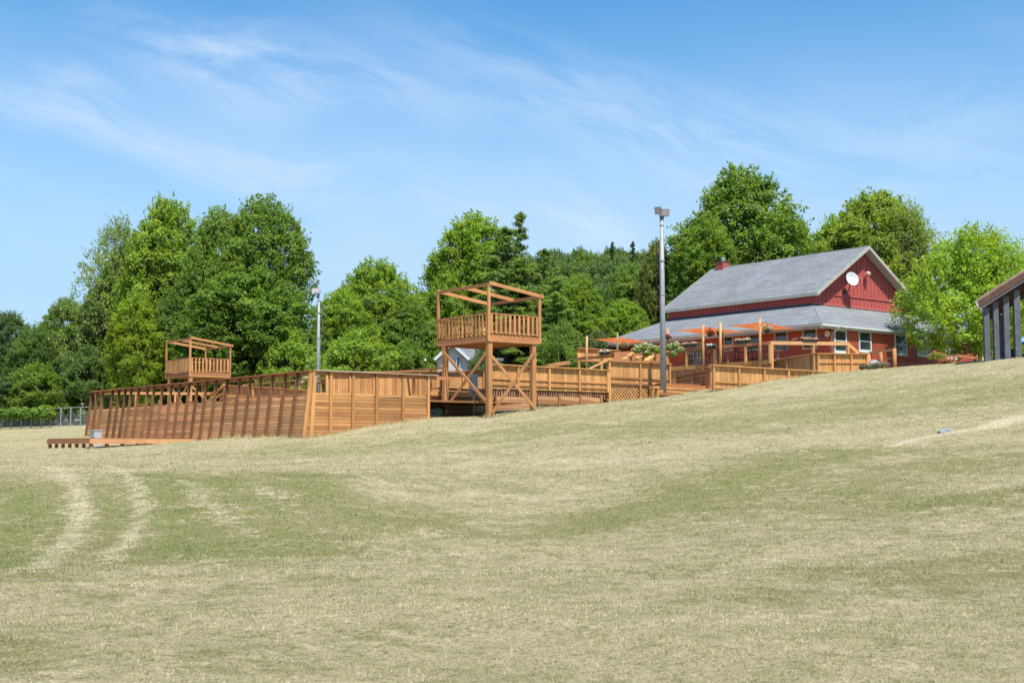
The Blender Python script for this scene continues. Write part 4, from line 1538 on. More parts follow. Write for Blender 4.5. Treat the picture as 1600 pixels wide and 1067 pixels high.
# vertical battens on the gable, two tiers, with a belt board
zb_ = ZL0 + .85
nb = 26
for k in range(nb):
    x_ = UX0 + .15 + (UX1 - UX0 - .3) * k / (nb - 1)
    zt = ZE - .1 + (ZR - .12 - ZE) * (1 - abs(x_ - MX) / (MX - UX0)) - .05
    plank(root, 'batten', (x_, UY0 - .02, ZL0 + .02), (x_, UY0 - .02, zb_ - .05), .05, .04, 'barn_red', up=(0, 1, 0))
    if zt > zb_ + .15:
        x2 = x_ + .08
        plank(root, 'batten', (x2 if abs(x2 - MX) < abs(x_ - MX) else x_, UY0 - .02, zb_ + .05), (x2 if abs(x2 - MX) < abs(x_ - MX) else x_, UY0 - .02, zt), .05, .04, 'barn_red', up=(0, 1, 0))
plank(root, 'belt_board', (UX0 + .02, UY0 - .035, zb_), (UX1 - .02, UY0 - .035, zb_), .06, .10, 'barn_red')
plank(root, 'belt_board', (UX0 + .02, UY0 - .035, ZL0 + .1), (UX1 - .02, UY0 - .035, ZL0 + .1), .07, .14, 'foundation_red')
for k in range(36):
    y_ = UY0 + .2 + (UY1 - UY0 - .4) * k / 35
    plank(root, 'batten', (UX0 - .02, y_, ZL0 - .2), (UX0 - .02, y_, ZE - .08), .05, .035, 'barn_red', up=(1, 0, 0))
# upper roof slabs
RX0, RX1, RY0, RY1 = 71.6, 83.65, 56.55, 71.95
for sx in (0, 1):
    x_ = RX0 if sx == 0 else RX1
    mb = MB()
    mb.prism([(x_, RY0, ZE), (MX, RY0, ZR), (MX, RY0, ZR - .16), (x_, RY0, ZE - .16)], (0, RY1 - RY0, 0))
    mb.build('roof', 'shingle', root)
    for ya, yb in ((RY0 + .02, UY0 - .01), (UY1 + .01, RY1 - .02)):
        mb = MB()
        mb.prism([(x_, ya, ZE - .162), (MX, ya, ZR - .162), (MX, ya, ZR - .185), (x_, ya, ZE - .185)], (0, yb - ya, 0))
        mb.build('rake_soffit', 'trim_grey', root)
    for y_ in (RY0 - .03, RY1 + .03):
        mb = MB()
        dx = .03 if sx == 0 else -.03
        mb.prism([(x_ + dx * 0, y_ - .02, ZE + .02), (MX - dx * .02, y_ - .02, ZR + .02), (MX - dx * .02, y_ - .02, ZR - .24), (x_, y_ - .02, ZE - .24)], (0, .04, 0))
        mb.build('rake_board', 'trim_grey', root)
    mb = MB(); mb.blk((x_ - .03 if sx == 0 else x_ + .002, RY0, ZE - .22), (x_ - .002 if sx == 0 else x_ + .03, RY1, ZE + .0)); mb.build('fascia', 'trim_grey', root)
    mb = MB(); mb.blk((min(x_, UX0) if sx == 0 else UX1 + .002, RY0 + .03, ZE - .19), (UX0 - .002 if sx == 0 else RX1, RY1 - .03, ZE - .165)); mb.build('soffit', 'trim_grey', root)
mb = MB(); mb.tube([(MX, RY0, ZR - .03), (MX, RY1, ZR - .03)], .06, 8); mb.build('ridge_cap', 'shingle', root)
# lean-to skirt roof (hipped all round), a solid slab per side
A0, A1, A2, A3 = (UX0, UY0), (UX1, UY0), (UX1, UY1), (UX0, UY1)
B0, B1, B2, B3 = (LX0, LY0), (LX1, LY0), (LX1, LY1), (LX0, LY1)
for a, b, B_a, B_b in ((A0, A1, B0, B1), (A1, A2, B1, B2), (A2, A3, B2, B3), (A3, A0, B3, B0)):
    mb = MB()
    top = [(B_a[0], B_a[1], ZL1), (B_b[0], B_b[1], ZL1), (b[0], b[1], ZL0), (a[0], a[1], ZL0)]
    mb.prism([(p[0], p[1], p[2] - .14) for p in top], (0, 0, .14))
    mb.build('skirt_roof', 'shingle', root)
    mb = MB()
    P0, P1 = Vector((B_a[0], B_a[1], ZL1 - .12)), Vector((B_b[0], B_b[1], ZL1 - .12))
    dirn = (P1 - P0).normalized(); nn = Vector((dirn.y, -dirn.x, 0))
    mb.box(P0 + nn * .06, P1 + nn * .06, .11, .14)
    g_o = mb.build('gutter', 'white_trim' if a is A0 else 'trim_grey', root)
    mb = MB()
    mb.box(P0 + nn * .003 - Vector((0, 0, .15)), P1 + nn * .003 - Vector((0, 0, .15)), .04, .16)
    mb.build('fascia', 'trim_grey', root)
for p, q in ((A0, B0), (A1, B1), (A2, B2), (A3, B3)):
    mb = MB(); mb.tube([(p[0], p[1], ZL0 - .02), (q[0], q[1], ZL1 - .02)], .045, 8); mb.build('hip_cap', 'shingle', root)
plank(root, 'flashing', (UX0 - .05, UY0 + .05, ZL0 + .03), (UX0 - .05, UY1, ZL0 + .03), .10, .10, 'flashing')
mb = MB(); mb.blk((LX0 + .1, LY0 + .1, ZL1 - .26), (LX1 - .1, LY1 - .1, ZL1 - .235)); mb.build('soffit', 'trim_grey', root)
# lower walls with lap siding
WX1, WY1 = 86.9, 75.0
for (a, b, nm) in (((XW, YW), (WX1, YW), 'w'), ((WX1, YW), (WX1, WY1), 'w'), ((WX1, WY1), (XW, WY1), 'w'), ((XW, WY1), (XW, YW), 'w')):
    mb = MB()
    P0, P1 = Vector((a[0], a[1], 0)), Vector((b[0], b[1], 0))
    dirn = (P1 - P0).normalized(); nn = Vector((dirn.y, -dirn.x, 0))
    mb.box(P0 - nn * .06 + Vector((0, 0, (FB + ZL1 - .27) / 2)) + dirn * .0, P1 - nn * .06 + Vector((0, 0, (FB + ZL1 - .27) / 2)), .12, ZL1 - .27 - FB)
    mb.build('wall', 'siding_red', root)
FT = zat(549.5 + 10, 86)       # top of the painted foundation on the sunny side


def siding(P0, P1, z0, z1, seg):
    dirn = (P1 - P0).normalized(); nn = Vector((dirn.y, -dirn.x, 0))
    n = int((z1 - z0) / .2)
    L = (P1 - P0).length
    for k in range(n):
        z_ = z0 + (k + .5) * .2
        cuts = [0] + sorted(rng.uniform(.1, .9) * L for _ in range(seg)) + [L]
        for a_, b_ in zip(cuts, cuts[1:]):
            if b_ - a_ > .3:
                plank(root, 'siding_board', P0 + dirn * (a_ + .003) + nn * .012 + Vector((0, 0, z_)), P0 + dirn * (b_ - .003) + nn * .012 + Vector((0, 0, z_)),
                      .018, .19, 'siding_red', up=tuple(nn * .12 + Vector((0, 0, 1))))


siding(Vector((XW, YW, 0)), Vector((WX1, YW, 0)), FT, ZL1 - .3, 1)
siding(Vector((XW, WY1, 0)), Vector((XW, YW, 0)), DZ + .05, ZL1 - .3, 1)
mb = MB(); mb.blk((XW + .05, YW - .05, FB), (WX1, YW - .003, FT)); mb.build('foundation', 'foundation_red', root)


def window(face, px0, px1, y0, y1, trim='white_trim', sash=True, label=None):
    """face 'x' = shaded wall (x = XW), 'y' = sunny wall (y = YW)"""
    if face == 'y':
        p0, p1 = alongx(Vector((XW, YW, 7)), px0), alongx(Vector((XW, YW, 7)), px1)
        u, nn = Vector((1, 0, 0)), Vector((0, -1, 0))
    else:
        p0, p1 = alongy(Vector((XW, YW, 7)), px0), alongy(Vector((XW, YW, 7)), px1)
        u, nn = Vector((0, -1, 0)), Vector((-1, 0, 0))
    wd = (p1 - p0).length
    dd_ = SY * p0.x + CY * p0.y
    zt, zb = zat(y0, dd_), zat(y1, dd_)
    c = p0 + u * (wd / 2)
    fr = MB()
    tw = .11
    for s in (0, wd):
        q = p0 + u * (s + (tw / 2 if s == 0 else -tw / 2)) + nn * .04
        fr.box(Vector((q.x, q.y, zb)), Vector((q.x, q.y, zt)), tw, .09, up=tuple(nn))
    for z_ in (zb + tw / 2, zt - tw / 2):
        a_ = p0 + u * tw + nn * .04; b_ = p0 + u * (wd - tw) + nn * .04
        fr.box(Vector((a_.x, a_.y, z_)), Vector((b_.x, b_.y, z_)), .09, tw)
    w_o = fr.build('window', trim, root)
    mb = MB()
    a_ = p0 + u * tw + nn * .028; b_ = p0 + u * (wd - tw) + nn * .028
    zc = (zt + zb) / 2
    mb.box(Vector((a_.x, a_.y, zc)), Vector((b_.x, b_.y, zc)), .02, zt - zb - 2 * tw)
    mb.build('pane', 'glass', w_o)
    if sash:
        mb = MB()
        a2 = a_ + nn * .026; b2 = b_ + nn * .026
        mb.box(Vector((a2.x, a2.y, zc)), Vector((b2.x, b2.y, zc)), .03, .06)
        for z_ in (zb + tw + .03, zt - tw - .03):
            mb.box(Vector((a2.x, a2.y, z_)), Vector((b2.x, b2.y, z_)), .03, .05)
        mb.build('sash', trim, w_o)
        mb = MB()
        a3 = p0 - u * .04 + nn * .1; b3 = p0 + u * (wd + .04) + nn * .1
        mb.box(Vector((a3.x, a3.y, zb - .03)), Vector((b3.x, b3.y, zb - .03)), .16, .055)
        mb.build('sill', trim, w_o)
    return w_o


for a in ((1302.5, 1322, 513, 551), (1341, 1360.5, 515.5, 549.5), (1397, 1416, 520.5, 554.5), (1432, 1452, 523.5, 556.5), (1476, 1494, 529, 560)):
    window('y', *a)
for a in ((1132, 1147, 525.5, 549), (1168, 1188.5, 522, 549), (1211, 1232.5, 518, 549), (1255, 1278, 512.5, 546.5)):
    window('x', *a, trim='window_trim', sash=False)
# pale door on the shaded side and grey panel by the corner
p0, p1 = alongy(Vector((XW, YW, 7)), 1071), alongy(Vector((XW, YW, 7)), 1097)
dm = SY * p0.x + CY * p0.y
dtop = zat(534, dm - 1)
mb = MB()
for y_ in (p0.y - .06, p1.y + .06):
    mb.blk((XW - .09, y_ - .06, DZ), (XW - .002, y_ + .06, dtop))
mb.blk((XW - .09, p1.y + .123, dtop - .12), (XW - .002, p0.y - .123, dtop))
dframe = mb.build('door', 'window_trim', root)
mb = MB(); mb.blk((XW - .045, p1.y + .123, DZ + .02), (XW - .02, p0.y - .123, dtop - .123)); mb.build('pane', 'glass', dframe)
mb = MB()
for k in range(1, 4):
    y_ = p1.y + (p0.y - p1.y) * k / 4
    mb.blk((XW - .06, y_ - .03, DZ + .02), (XW - .047, y_ + .03, dtop - .124))
for k in range(1, 6):
    z_ = DZ + (dtop - DZ) * k / 6
    mb.blk((XW - .063, p1.y + .13, z_ - .025), (XW - .0605, p0.y - .13, z_ + .025))
mb.build('muntin', 'window_trim', dframe)
q0, q1 = alongx(Vector((XW, YW, 6)), 1301.5), alongx(Vector((XW, YW, 6)), 1322)
for k in range(5):
    z_ = zat(553, 85.5) - k * .13
    plank(root, 'grey_panel_board', (q0.x, YW - .06, z_), (q1.x, YW - .06, z_), .05, .125, 'house_white')
# chimney
cc = at(1128.5, 418, 103.0)
cz0 = ZR - .6
cyy = alongy(Vector((MX, 65, ZR)), 1129).y
mb = MB(); mb.blk((MX - .38, cyy - .38, cz0), (MX + .38, cyy + .38, ZR + .42)); ch = mb.build('chimney', 'barn_red', root)
mb = MB(); mb.blk((MX - .42, cyy - .42, ZR + .423), (MX + .42, cyy + .42, ZR + .48)); mb.build('chimney_crown', 'flashing', ch)
mb = MB(); mb.lathe((MX, cyy - .05, ZR + .48), [(.001, 0), (.13, 0), (.13, .22), (.19, .24), (.19, .3), (.001, .34)], 12); mb.build('flue_cap', 'dish_white', ch)
mb = MB(); mb.tube([(MX - .45, cyy + .1, ZR + .3), (MX - .45, cyy + .1, ZR + 1.0)], .015, 5); mb.build('rod', 'dark_metal', ch)
for px in (1179, 1250):
    y_ = alongy(Vector((MX, 65, ZR)), px).y
    mb = MB(); mb.tube([(MX, y_, ZR), (MX, y_, ZR + .9)], .018, 5); mb.build('lightning_rod', 'dark_metal', root)
# downspout at the corner and electrical stubs
mb = MB()
e0 = at(1316, 508.5, 84.6)
mb.tube([e0, e0 + Vector((-.05, .15, -.12)), Vector((XW + .1, YW - .07, e0.z - .55)), Vector((XW + .1, YW - .07, FB + .6))], .05, 8)
mb.build('downspout', 'trim_grey', root, smooth=True)
mb = MB(); disc(mb, (0, 0, 0), 1, 1)
# plain round clock, blue sign and fish plaque on the shaded wall
def wall_item(px, py, w_, h_, mat, name, label, cat, rnd=False, tilt=0):
    p = alongy(Vector((XW, YW, 7)), px)
    dd_ = SY * p.x + CY * p.y
    z_ = zat(py, dd_)
    root_ = thing(name, (XW, p.y, z_), label, cat)
    mb = MB()
    if rnd:
        mb.lathe((XW - .03, p.y, z_), [(.001, 0), (w_ / 2, 0), (w_ / 2, .05), (w_ / 2 - .03, .06), (.001, .06)], 20, axis=(-1, 0, 0))
        mb.v = [(v[0], v[1], z_ + (v[2] - z_) * h_ / w_ + tilt * (v[1] - p.y)) for v in mb.v]
    else:
        mb.blk((XW - .08, p.y - w_ / 2, z_ - h_ / 2), (XW - .03, p.y + w_ / 2, z_ + h_ / 2))
    mb.build('face', mat, root_)
    return root_, p, z_


r1, p, z_ = wall_item(1294, 521.5, .42, .42, 'cream', 'wall_clock', 'round cream wall clock by the barn corner', 'clock', True)
plank(r1, 'hand', (XW - .10, p.y, z_), (XW - .10, p.y, z_ + .13), .02, .01, 'dark_metal', up=(1, 0, 0))
plank(r1, 'hand', (XW - .10, p.y, z_), (XW - .10, p.y - .1, z_ + .03), .01, .02, 'dark_metal', up=(0, 0, 1))
wall_item(1284.5, 526, .25, .2, 'blue_sign', 'wall_sign', 'small blue sign on the shaded barn wall beside the clock', 'sign')
wall_item(1243, 529.5, .60, .13, 'dish_white', 'fish_plaque', 'slim white fish-shaped plaque between two shaded windows', 'plaque', True, -.15)

# satellite dish on the gable
gx = lambda px: alongx(Vector((UX0, UY0, 12)), px).x
dc = at(1330.5, 436.5, 91.25)
root = thing('satellite_dish', (gx(1324), UY0, zat(452, 90.6)), 'white satellite dish on a bent arm on the red gable', 'satellite dish')
ax = (ld(.35, -1, .28)).normalized()
mb = MB(); prof = [(r_ * .1, (r_ * .1) ** 2 * .32) for r_ in range(0, 8)]
prof = [(a_ * .50 / .7, b_ * .8) for a_, b_ in prof]
mb.lathe(dc, [(max(a_, .002), b_) for a_, b_ in prof] + [(.515, .12), (.50, .10)] + [(max(a_, .002), b_ - .03) for a_, b_ in prof[::-1]], 26, axis=ax)
mb.build('reflector', 'dish_white', root, smooth=True)
mb = MB()
foot = Vector((gx(1319), UY0 - .02, zat(455, 90.8)))
mb.tube([foot, foot + Vector((.1, -.3, .12)), dc - ax * .08], .04, 7); mb.build('mast_arm', 'dark_metal', root)
mb = MB()
lnb = dc + ax * .5 + ld(.38, 0, -.10)
mb.tube([dc + ld(.3, 0, -.55), lnb], .022, 6); mb.tube([lnb, lnb - ax * .2], .06, 8); mb.build('feed_arm', 'lamp_housing', root)
mb = MB(); mb.blk((foot.x - .12, UY0 - .06, foot.z - .15), (foot.x + .12, UY0 - .045, foot.z + .15)); mb.build('mount_plate', 'dark_metal', root)
# round yard lamp
lc = at(1356.5, 428, 92.85)
root = thing('gable_lamp', (lc.x, UY0, lc.z), 'round tan lamp with a red bracket near the top of the gable', 'lamp')
mb = MB(); mb.lathe(lc, [(.001, .16), (.14, .14), (.20, .04), (.2, 0), (.12, -.2), (.001, -.22)], 16, axis=tuple(ld(0, -1, .35).normalized())); mb.build('shade', 'tan_lamp', root, smooth=True)
mb = MB(); mb.tube([lc, Vector((lc.x + .1, UY0 - .02, lc.z - .25))], .06, 8); mb.blk((lc.x - .05, UY0 - .06, lc.z - .5), (lc.x + .3, UY0 - .04, lc.z - .1)); mb.build('bracket', 'barn_red', root)

# ------------------------------------------------------------------ light poles
def light_pole(px, d, ytop, ybot, label, r, front):
    q = at(px, 619, d)
    zb = gz(q.x, q.y) - .1 if ybot is None else zat(ybot, d) - .1
    zt = zat(ytop, d)
    root = thing('light_pole', (q.x, q.y, zb), label, 'light pole', 'tall poles with floodlights')
    B_ = Vector((q.x, q.y, 0))
    mb = MB(); mb.tube([B_ + Vector((0, 0, zb)), B_ + Vector((0, 0, (zb + zt) / 2)), B_ + Vector((0, 0, zt))], [r, r * .82, r * .58], 18)
    mb.build('pole', 'galvanised', root, smooth=True)
    s = -1 if front else 1
    mb = MB()
    e = B_ + ld(s * (r + .12), 0, 0)
    z1 = zt - (1.6 if front else 1.1)
    mb.tube([B_ + Vector((0, 0, z1 + .1)), e + Vector((0, 0, z1)), e + Vector((0, 0, zb + (5.4 if front else 2)))], .03, 6)
    mb.build('cable_conduit', 'dark_metal', root, smooth=True)
    heads = ((-.17, .30, -32, .40), (.16, .17, 10, .50)) if front else ((-.18, .14, 0, .62), (-.42, .06, 30, .4))
    for k, (dx, dz, tl, wd) in enumerate(heads):
        c = B_ + ld(dx, -.1, zt + dz)
        f = ld(math.sin(R(tl)), -math.cos(R(tl)), -.35 if front else .15).normalized()
        mb = MB()
        side = Vector((0, 0, 1)).cross(f).normalized()
        uu = f.cross(side).normalized()
        def P_(a_, b_, c_): return c + side * a_ + uu * b_ + f * c_
        h_ = .22
        w2 = wd / 2
        mb.add([P_(-w2, -h_, .16), P_(w2, -h_, .16), P_(w2, h_, .16), P_(-w2, h_, .16), P_(-w2 * .6, -h_ * .5, -.2), P_(w2 * .6, -h_ * .5, -.2), P_(w2 * .6, h_ * .5, -.2), P_(-w2 * .6, h_ * .5, -.2)],
               [(0, 1, 2, 3), (7, 6, 5, 4), (0, 4, 5, 1), (1, 5, 6, 2), (2, 6, 7, 3), (3, 7, 4, 0)])
        ho = mb.build('floodlight', 'lamp_housing', root)
        mb = MB()
        mb.add([P_(-w2 * .86, -h_ * .82, .163), P_(w2 * .86, -h_ * .82, .163), P_(w2 * .86, h_ * .82, .163), P_(-w2 * .86, h_ * .82, .163),
                P_(-w2 * .86, -h_ * .82, .175), P_(w2 * .86, -h_ * .82, .175), P_(w2 * .86, h_ * .82, .175), P_(-w2 * .86, h_ * .82, .175)],
               [(3, 2, 1, 0), (4, 5, 6, 7), (0, 1, 5, 4), (1, 2, 6, 5), (2, 3, 7, 6), (3, 0, 4, 7)])
        mb.build('lens', 'lamp_face', ho)
        mb = MB(); mb.tube([c - uu * .2, B_ + ld(dx * .4, 0, zt - .32), B_ + Vector((0, 0, zt - .45))], .025, 6); mb.build('bracket', 'dark_metal', root)
    mb = MB(); mb.tube([B_ + Vector((0, 0, zt - .62)), B_ + Vector((0, 0, zt - .55))], r * .58 + .03, 14); mb.build('collar', 'galvanised', root)
    for k in (1, 2, 3, 4):
        zz = zb + k * 2.0
        mb = MB(); mb.tube([B_ + Vector((0, 0, zz)), B_ + Vector((0, 0, zz + .05))], r * .9, 16); mb.build('band', 'galvanised', root)


light_pole(1036.5, 74.0, 337, None, 'tall galvanised light pole with two floodlights standing by the lattice panel', .185, True)
light_pole(496.5, 98.0, 458, 650, 'thinner distant light pole rising behind the corner of the timber walls', .16, False)

# ------------------------------------------------------------------ pavilion at the right edge
gA = at(1543, 566, 67.0)
P0z = gz(gA.x, gA.y)
root = thing('open_pavilion', (gA.x + 3, gA.y, P0z), 'open pavilion with grey posts and a sloping brown roof at the right edge', 'pavilion')
pv = lambda px, py, d=67.0: at(px, py, d)
for k, (x0, x1, yt) in enumerate(((1538, 1548, 479), (1553, 1562.5, 471), (1569, 1579.5, 462), (1585.5, 1597, 452), (1603, 1614, 441), (1640, 1652, 420))):
    d_ = 67 + k * .05
    c = pv((x0 + x1) / 2, 570, d_)
    zt = zat(yt + 2, d_)
    plank(root, 'post', (c.x, c.y, gz(c.x, c.y) - .3), (c.x, c.y, zt), (x1 - x0) / 2000 * 67 * .82, .22, 'weathered_grey', up=tuple(ld(0, -1, 0)))
    plank(root, 'post_batten', Vector((c.x, c.y, gz(c.x, c.y) - .3)) + ld(.05, .16, 0), Vector((c.x, c.y, zt)) + ld(.05, .16, 0), .14, .1, 'brown_beam', up=tuple(ld(0, -1, 0)))
# a roof plane rising to the right and running away from the viewer
bk = ld(4.0, 9, 0)
rl, rr_ = pv(1526, 472, 66.6), pv(1700, 362, 66.9)
rf_ = rr_ + ld((rr_ - rl).dot(ld(1, 0, 0)), .3, -(rr_.z - rl.z))
for e0_, e1_ in ((rl, rr_), (rf_, rr_)):
    for nm, off_, th, mat in (('roof', .16, .155, 'tan_roofing'), ('roof_deck', .0, .06, 'brown_beam')):
        mb = MB()
        a, b = e0_ + Vector((0, 0, off_)), e1_ + Vector((0, 0, off_))
        mb.prism([a, b, b - Vector((0, 0, th)), a - Vector((0, 0, th))], bk)
        mb.build(nm, mat, root)
    sg = 1 if e0_ is rl else -1
    plank(root, 'rake_board', e0_ + ld(0.02 * sg, -.05, -.16), e1_ + ld(0, -.05, -.16), .06, .30, 'brown_beam')
    plank(root, 'rake_board', e0_ + ld(0.08 * sg, .0, -.38), e1_ + ld(0, .0, -.38), .08, .14, 'weathered_grey')
    for k in range(1, 8):
        p = e0_ + bk * (k / 8)
        plank(root, 'rafter', p + ld(.05 * sg, 0, -.12), p + (e1_ - e0_) + ld(0, 0, -.12), .06, .16, 'brown_beam')
for fr_ in (0, .5, .97):
    for f2 in (.12, 1.0, 1.88):
        if fr_ == 0 and f2 < 1.2:
            continue
        p = (rl.lerp(rr_, f2) if f2 <= 1 else rf_.lerp(rr_, 2 - f2)) + bk * fr_ + ld(0, .15, 0)
        plank(root, 'post', (p.x, p.y, gz(p.x, p.y) - .3), (p.x, p.y, p.z - .2), .26, .22, 'weathered_grey')
plank(root, 'gutter', rl + ld(-.05, -.08, .0), rl + bk + ld(-.05, 0, 0), .12, .12, 'trim_grey')
mb = MB(); g1 = rl + ld(.0, -.05, -.08); mb.tube([g1, g1 + ld(.02, 0, -.2), g1 + ld(.28, .05, -.38)], .05, 7); mb.build('downspout', 'trim_grey', root, smooth=True)
mb = MB(); a = pv(1552, 567, 67.5); b = pv(1573, 558, 68.5); mb.tube([a, b], .035, 6); o = mb.build('leaning_pole', 'weathered_grey')
tag(o, 'thin grey pole leaning between the pavilion posts', 'pole')
# storage bin, blue umbrella
q = pv(1583, 552, 70)
root = thing('waste_bin', (q.x, q.y, gz(q.x, q.y)), 'dark green bin standing between the pavilion posts', 'bin')
mb = MB(); zt = zat(546, 70); mb.tube([(q.x, q.y, gz(q.x, q.y)), (q.x, q.y, zt - .1)], [.24, .3], 12); mb.build('body', 'dark_green', root)
mb = MB(); mb.lathe((q.x, q.y, zt - .1), [(.001, .12), (.2, .1), (.32, .03), (.32, 0), (.001, 0)], 14); mb.build('lid', 'dark_green', root)
q = at(1604, 533, 78)
root = thing('patio_umbrella', (q.x, q.y, 5), 'light blue umbrella seen beyond the pavilion posts', 'umbrella')
mb = MB(); zc = zat(526, 78); mb.lathe((q.x, q.y, zc), [(.01, 0), (.3, -.05), (.75, -.38), (.73, -.42), (.28, -.1), (.01, -.06)], 8); mb.build('canopy', 'sky_blue_cloth', root)
mb = MB(); mb.tube([(q.x, q.y, 4.6), (q.x, q.y, zc - .02)], .025, 6); mb.build('pole', 'white_trim', root)

# small things by the barn
def ground_plant(px, py, d, r, label, color, flowers, seed, n=160, leaf=.09):
    q = at(px, py, d)
    small_plant('flowering_shrub', [(q.x - .1, q.y, q.z, r), (q.x + r * .9, q.y - r * .5, q.z - .05, r * .8), (q.x - r * .8, q.y + r * .6, q.z - .08, r * .75)], label, 'shrub', color, leaf, n, None, flowers, seed=seed)


ground_plant(1376, 569.5, 75.5, .30, 'low grey-green shrub beside the boulder below the small handrail', (.13, .15, .09, 1), ((.35, .2, .45, 1), 4, .04), 21)
ground_plant(1352, 572.5, 75.6, .22, 'low lavender-tinted plant at the end of the short sunlit railing', (.13, .14, .10, 1), ((.3, .2, .4, 1), 4, .04), 22)
ground_plant(1463, 555.5, 73.8, .30, 'yellow-green flowering shrub in a bed in front of the barn', (.24, .30, .05, 1), ((.6, .2, .10, 1), 5, .05), 23)
ground_plant(1480, 566, 73.0, .20, 'low red flowers beside the yellow-green shrub', (.10, .13, .05, 1), ((.6, .12, .10, 1), 10, .05), 24)
q = at(1366, 567.5, 76.5)
mb = MB(); mb.lathe((q.x, q.y, q.z - .35), [(.01, 0), (.3, .05), (.36, .3), (.22, .5), (.01, .56)], 9)
mb.v = [(v[0] * 1.0 + rng.uniform(-.04, .04), v[1] + rng.uniform(-.04, .04), v[2] + rng.uniform(-.03, .03)) for v in mb.v]
tag(mb.build('boulder', 'stone'), 'rounded grey boulder below the small weathered handrail', 'boulder')
for k, (px, py, s) in enumerate(((1456, 571, .14), (1462, 571, .16), (1468, 570.5, .13))):
    q = at(px, py, 73.2)
    mb = MB(); mb.lathe((q.x, q.y, q.z - .1), [(.01, 0), (s, .03), (s * .9, s * .8), (.01, s * 1.1)], 8)
    tag(mb.build('rock', 'stone'), 'pale rock edging the bed of the yellow-green shrub', 'rock', 'rocks edging the flower bed')
# picnic bench / railing to the right of the barn
a, b = at(1470, 556, 78.5), at(1527, 559.5, 81.0)
root = thing('wooden_bench_rail', (a.x, a.y, a.z - 1), 'orange wooden bench and rail half hidden under the bright maple', 'bench')
plank(root, 'rail', at(1495, 555.5, 79), b, .08, .12, color=STAIN_R)
plank(root, 'backrest', at(1472, 556, 78), at(1491, 556.5, 78.4), .06, .10, color=STAIN_R)
plank(root, 'backrest', at(1472, 561, 78), at(1491, 561.5, 78.4), .06, .10, color=STAIN_R)
plank(root, 'seat', at(1472, 566, 77.6), at(1491, 566, 78.0), .4, .06, color=STAIN_R)
for px in (1472, 1491, 1498, 1526):
    p = at(px, 554, 78.4 if px < 1495 else 79.5)
    plank(root, 'post', p, p - Vector((0, 0, 1.2)), .1, .1, color=STAIN_R)

# drain pipe end and washed stones on the slope
q = on_ground(1470, 678)
q2 = on_ground(1484, 675)
root = thing('drain_pipe', q, 'grey plastic drain pipe lying at the end of the pale worn path on the right', 'pipe')
mb = MB(); u = (q2 - q).normalized(); mb.tube([q - u * .1 + Vector((0, 0, .03)), q + u * .25 + Vector((0, 0, .07)), q2 + Vector((0, 0, .02))], [.07, .09, .07], 10, cap=False)
mb.build('pipe_body', 'grey_plastic', root, smooth=True)
mb = MB(); mb.prism([q + ld(.0, -.1, .03), q + ld(.28, -.1, .02), q + ld(.22, .12, .07), q + ld(-.05, .1, .08)], (0, 0, .02)); mb.build('sheet', 'grey_plastic', root)
mb = MB()
gr = random.Random(5)
for k in range(90):
    t_ = gr.random()
    px = 1412 + 62 * t_; py = 693.5 - 15 * t_ + gr.uniform(-1.0, 1.0)
    q_ = on_ground(px, py)
    s = gr.uniform(.015, .05)
    mb.lathe((q_.x, q_.y, q_.z - .005), [(.001, 0), (s, s * .2), (s * .7, s * .8), (.001, s)], 5)
tag(mb.build('gravel', 'stone'), 'pale gravel washed out below the drain pipe', 'gravel', None, 'stuff')

# ------------------------------------------------------------------ white house behind
hz_ = 102.0
g1 = at(724, 547, hz_)
root = thing('white_house', (g1.x, g1.y, 3), 'white house with dark windows glimpsed through the legs of the lookout tower', 'house')
zr, ze, zb = zat(542, hz_), zat(563, hz_), 3.0
a = at(692, 566, hz_); mid = at(722, 566, hz_); b = at(757, 566, hz_)
w_ = 5.5
bkv = ld(2, 5, 0)
p0, p1 = at(683, 566, hz_), at(730, 566, hz_)
mb = MB(); mb.prism([Vector((p0.x, p0.y, zb)), Vector((p1.x, p1.y, zb)), Vector((p1.x, p1.y, ze)), Vector(((p0.x + p1.x) / 2, (p0.y + p1.y) / 2, zr)), Vector((p0.x, p0.y, ze))], bkv)
mb.build('wall', 'house_white', root)
pm = (p0 + p1) / 2
for q, s in ((p0, -1), (p1, 1)):
    mb = MB()
    e_ = q + (q - pm) * .16
    zz = ze - (zr - ze) * .16
    f_ = ld(0, -.4, 0)
    mb.prism([Vector((e_.x, e_.y, zz + .1)) + f_, Vector((pm.x, pm.y, zr + .1)) + f_, Vector((pm.x, pm.y, zr + .32)) + f_, Vector((e_.x, e_.y, zz + .32)) + f_], bkv + ld(0, .8, 0))
    mb.build('roof', 'shingle', root)
    plank(root, 'rake_board', Vector((e_.x, e_.y, zz + .2)) + ld(0, -.45, 0), Vector((pm.x, pm.y, zr + .22)) + ld(0, -.45, 0), .06, .22, 'white_trim')
for px0, px1, y0, y1 in ((713, 719, 556, 577),):
    a, b = at(px0, y1, hz_ - .1), at(px1, y0, hz_ - .1)
    mb = MB(); c = (a + b) / 2
    mb.box(Vector((c.x, c.y, a.z)), Vector((c.x, c.y, b.z)), (px1 - px0) / 2000 * hz_, .06, up=tuple(ld(0, -1, 0)))
    wo = mb.build('window', 'white_trim', root)
    mb = MB(); n_ = ld(0, -.05, 0)
    mb.box(Vector((c.x, c.y, a.z + .1)) + n_, Vector((c.x, c.y, b.z - .1)) + n_, (px1 - px0) / 2000 * hz_ - .12, .03, up=tuple(ld(0, -1, 0)))
    mb.build('pane', 'glass', wo)
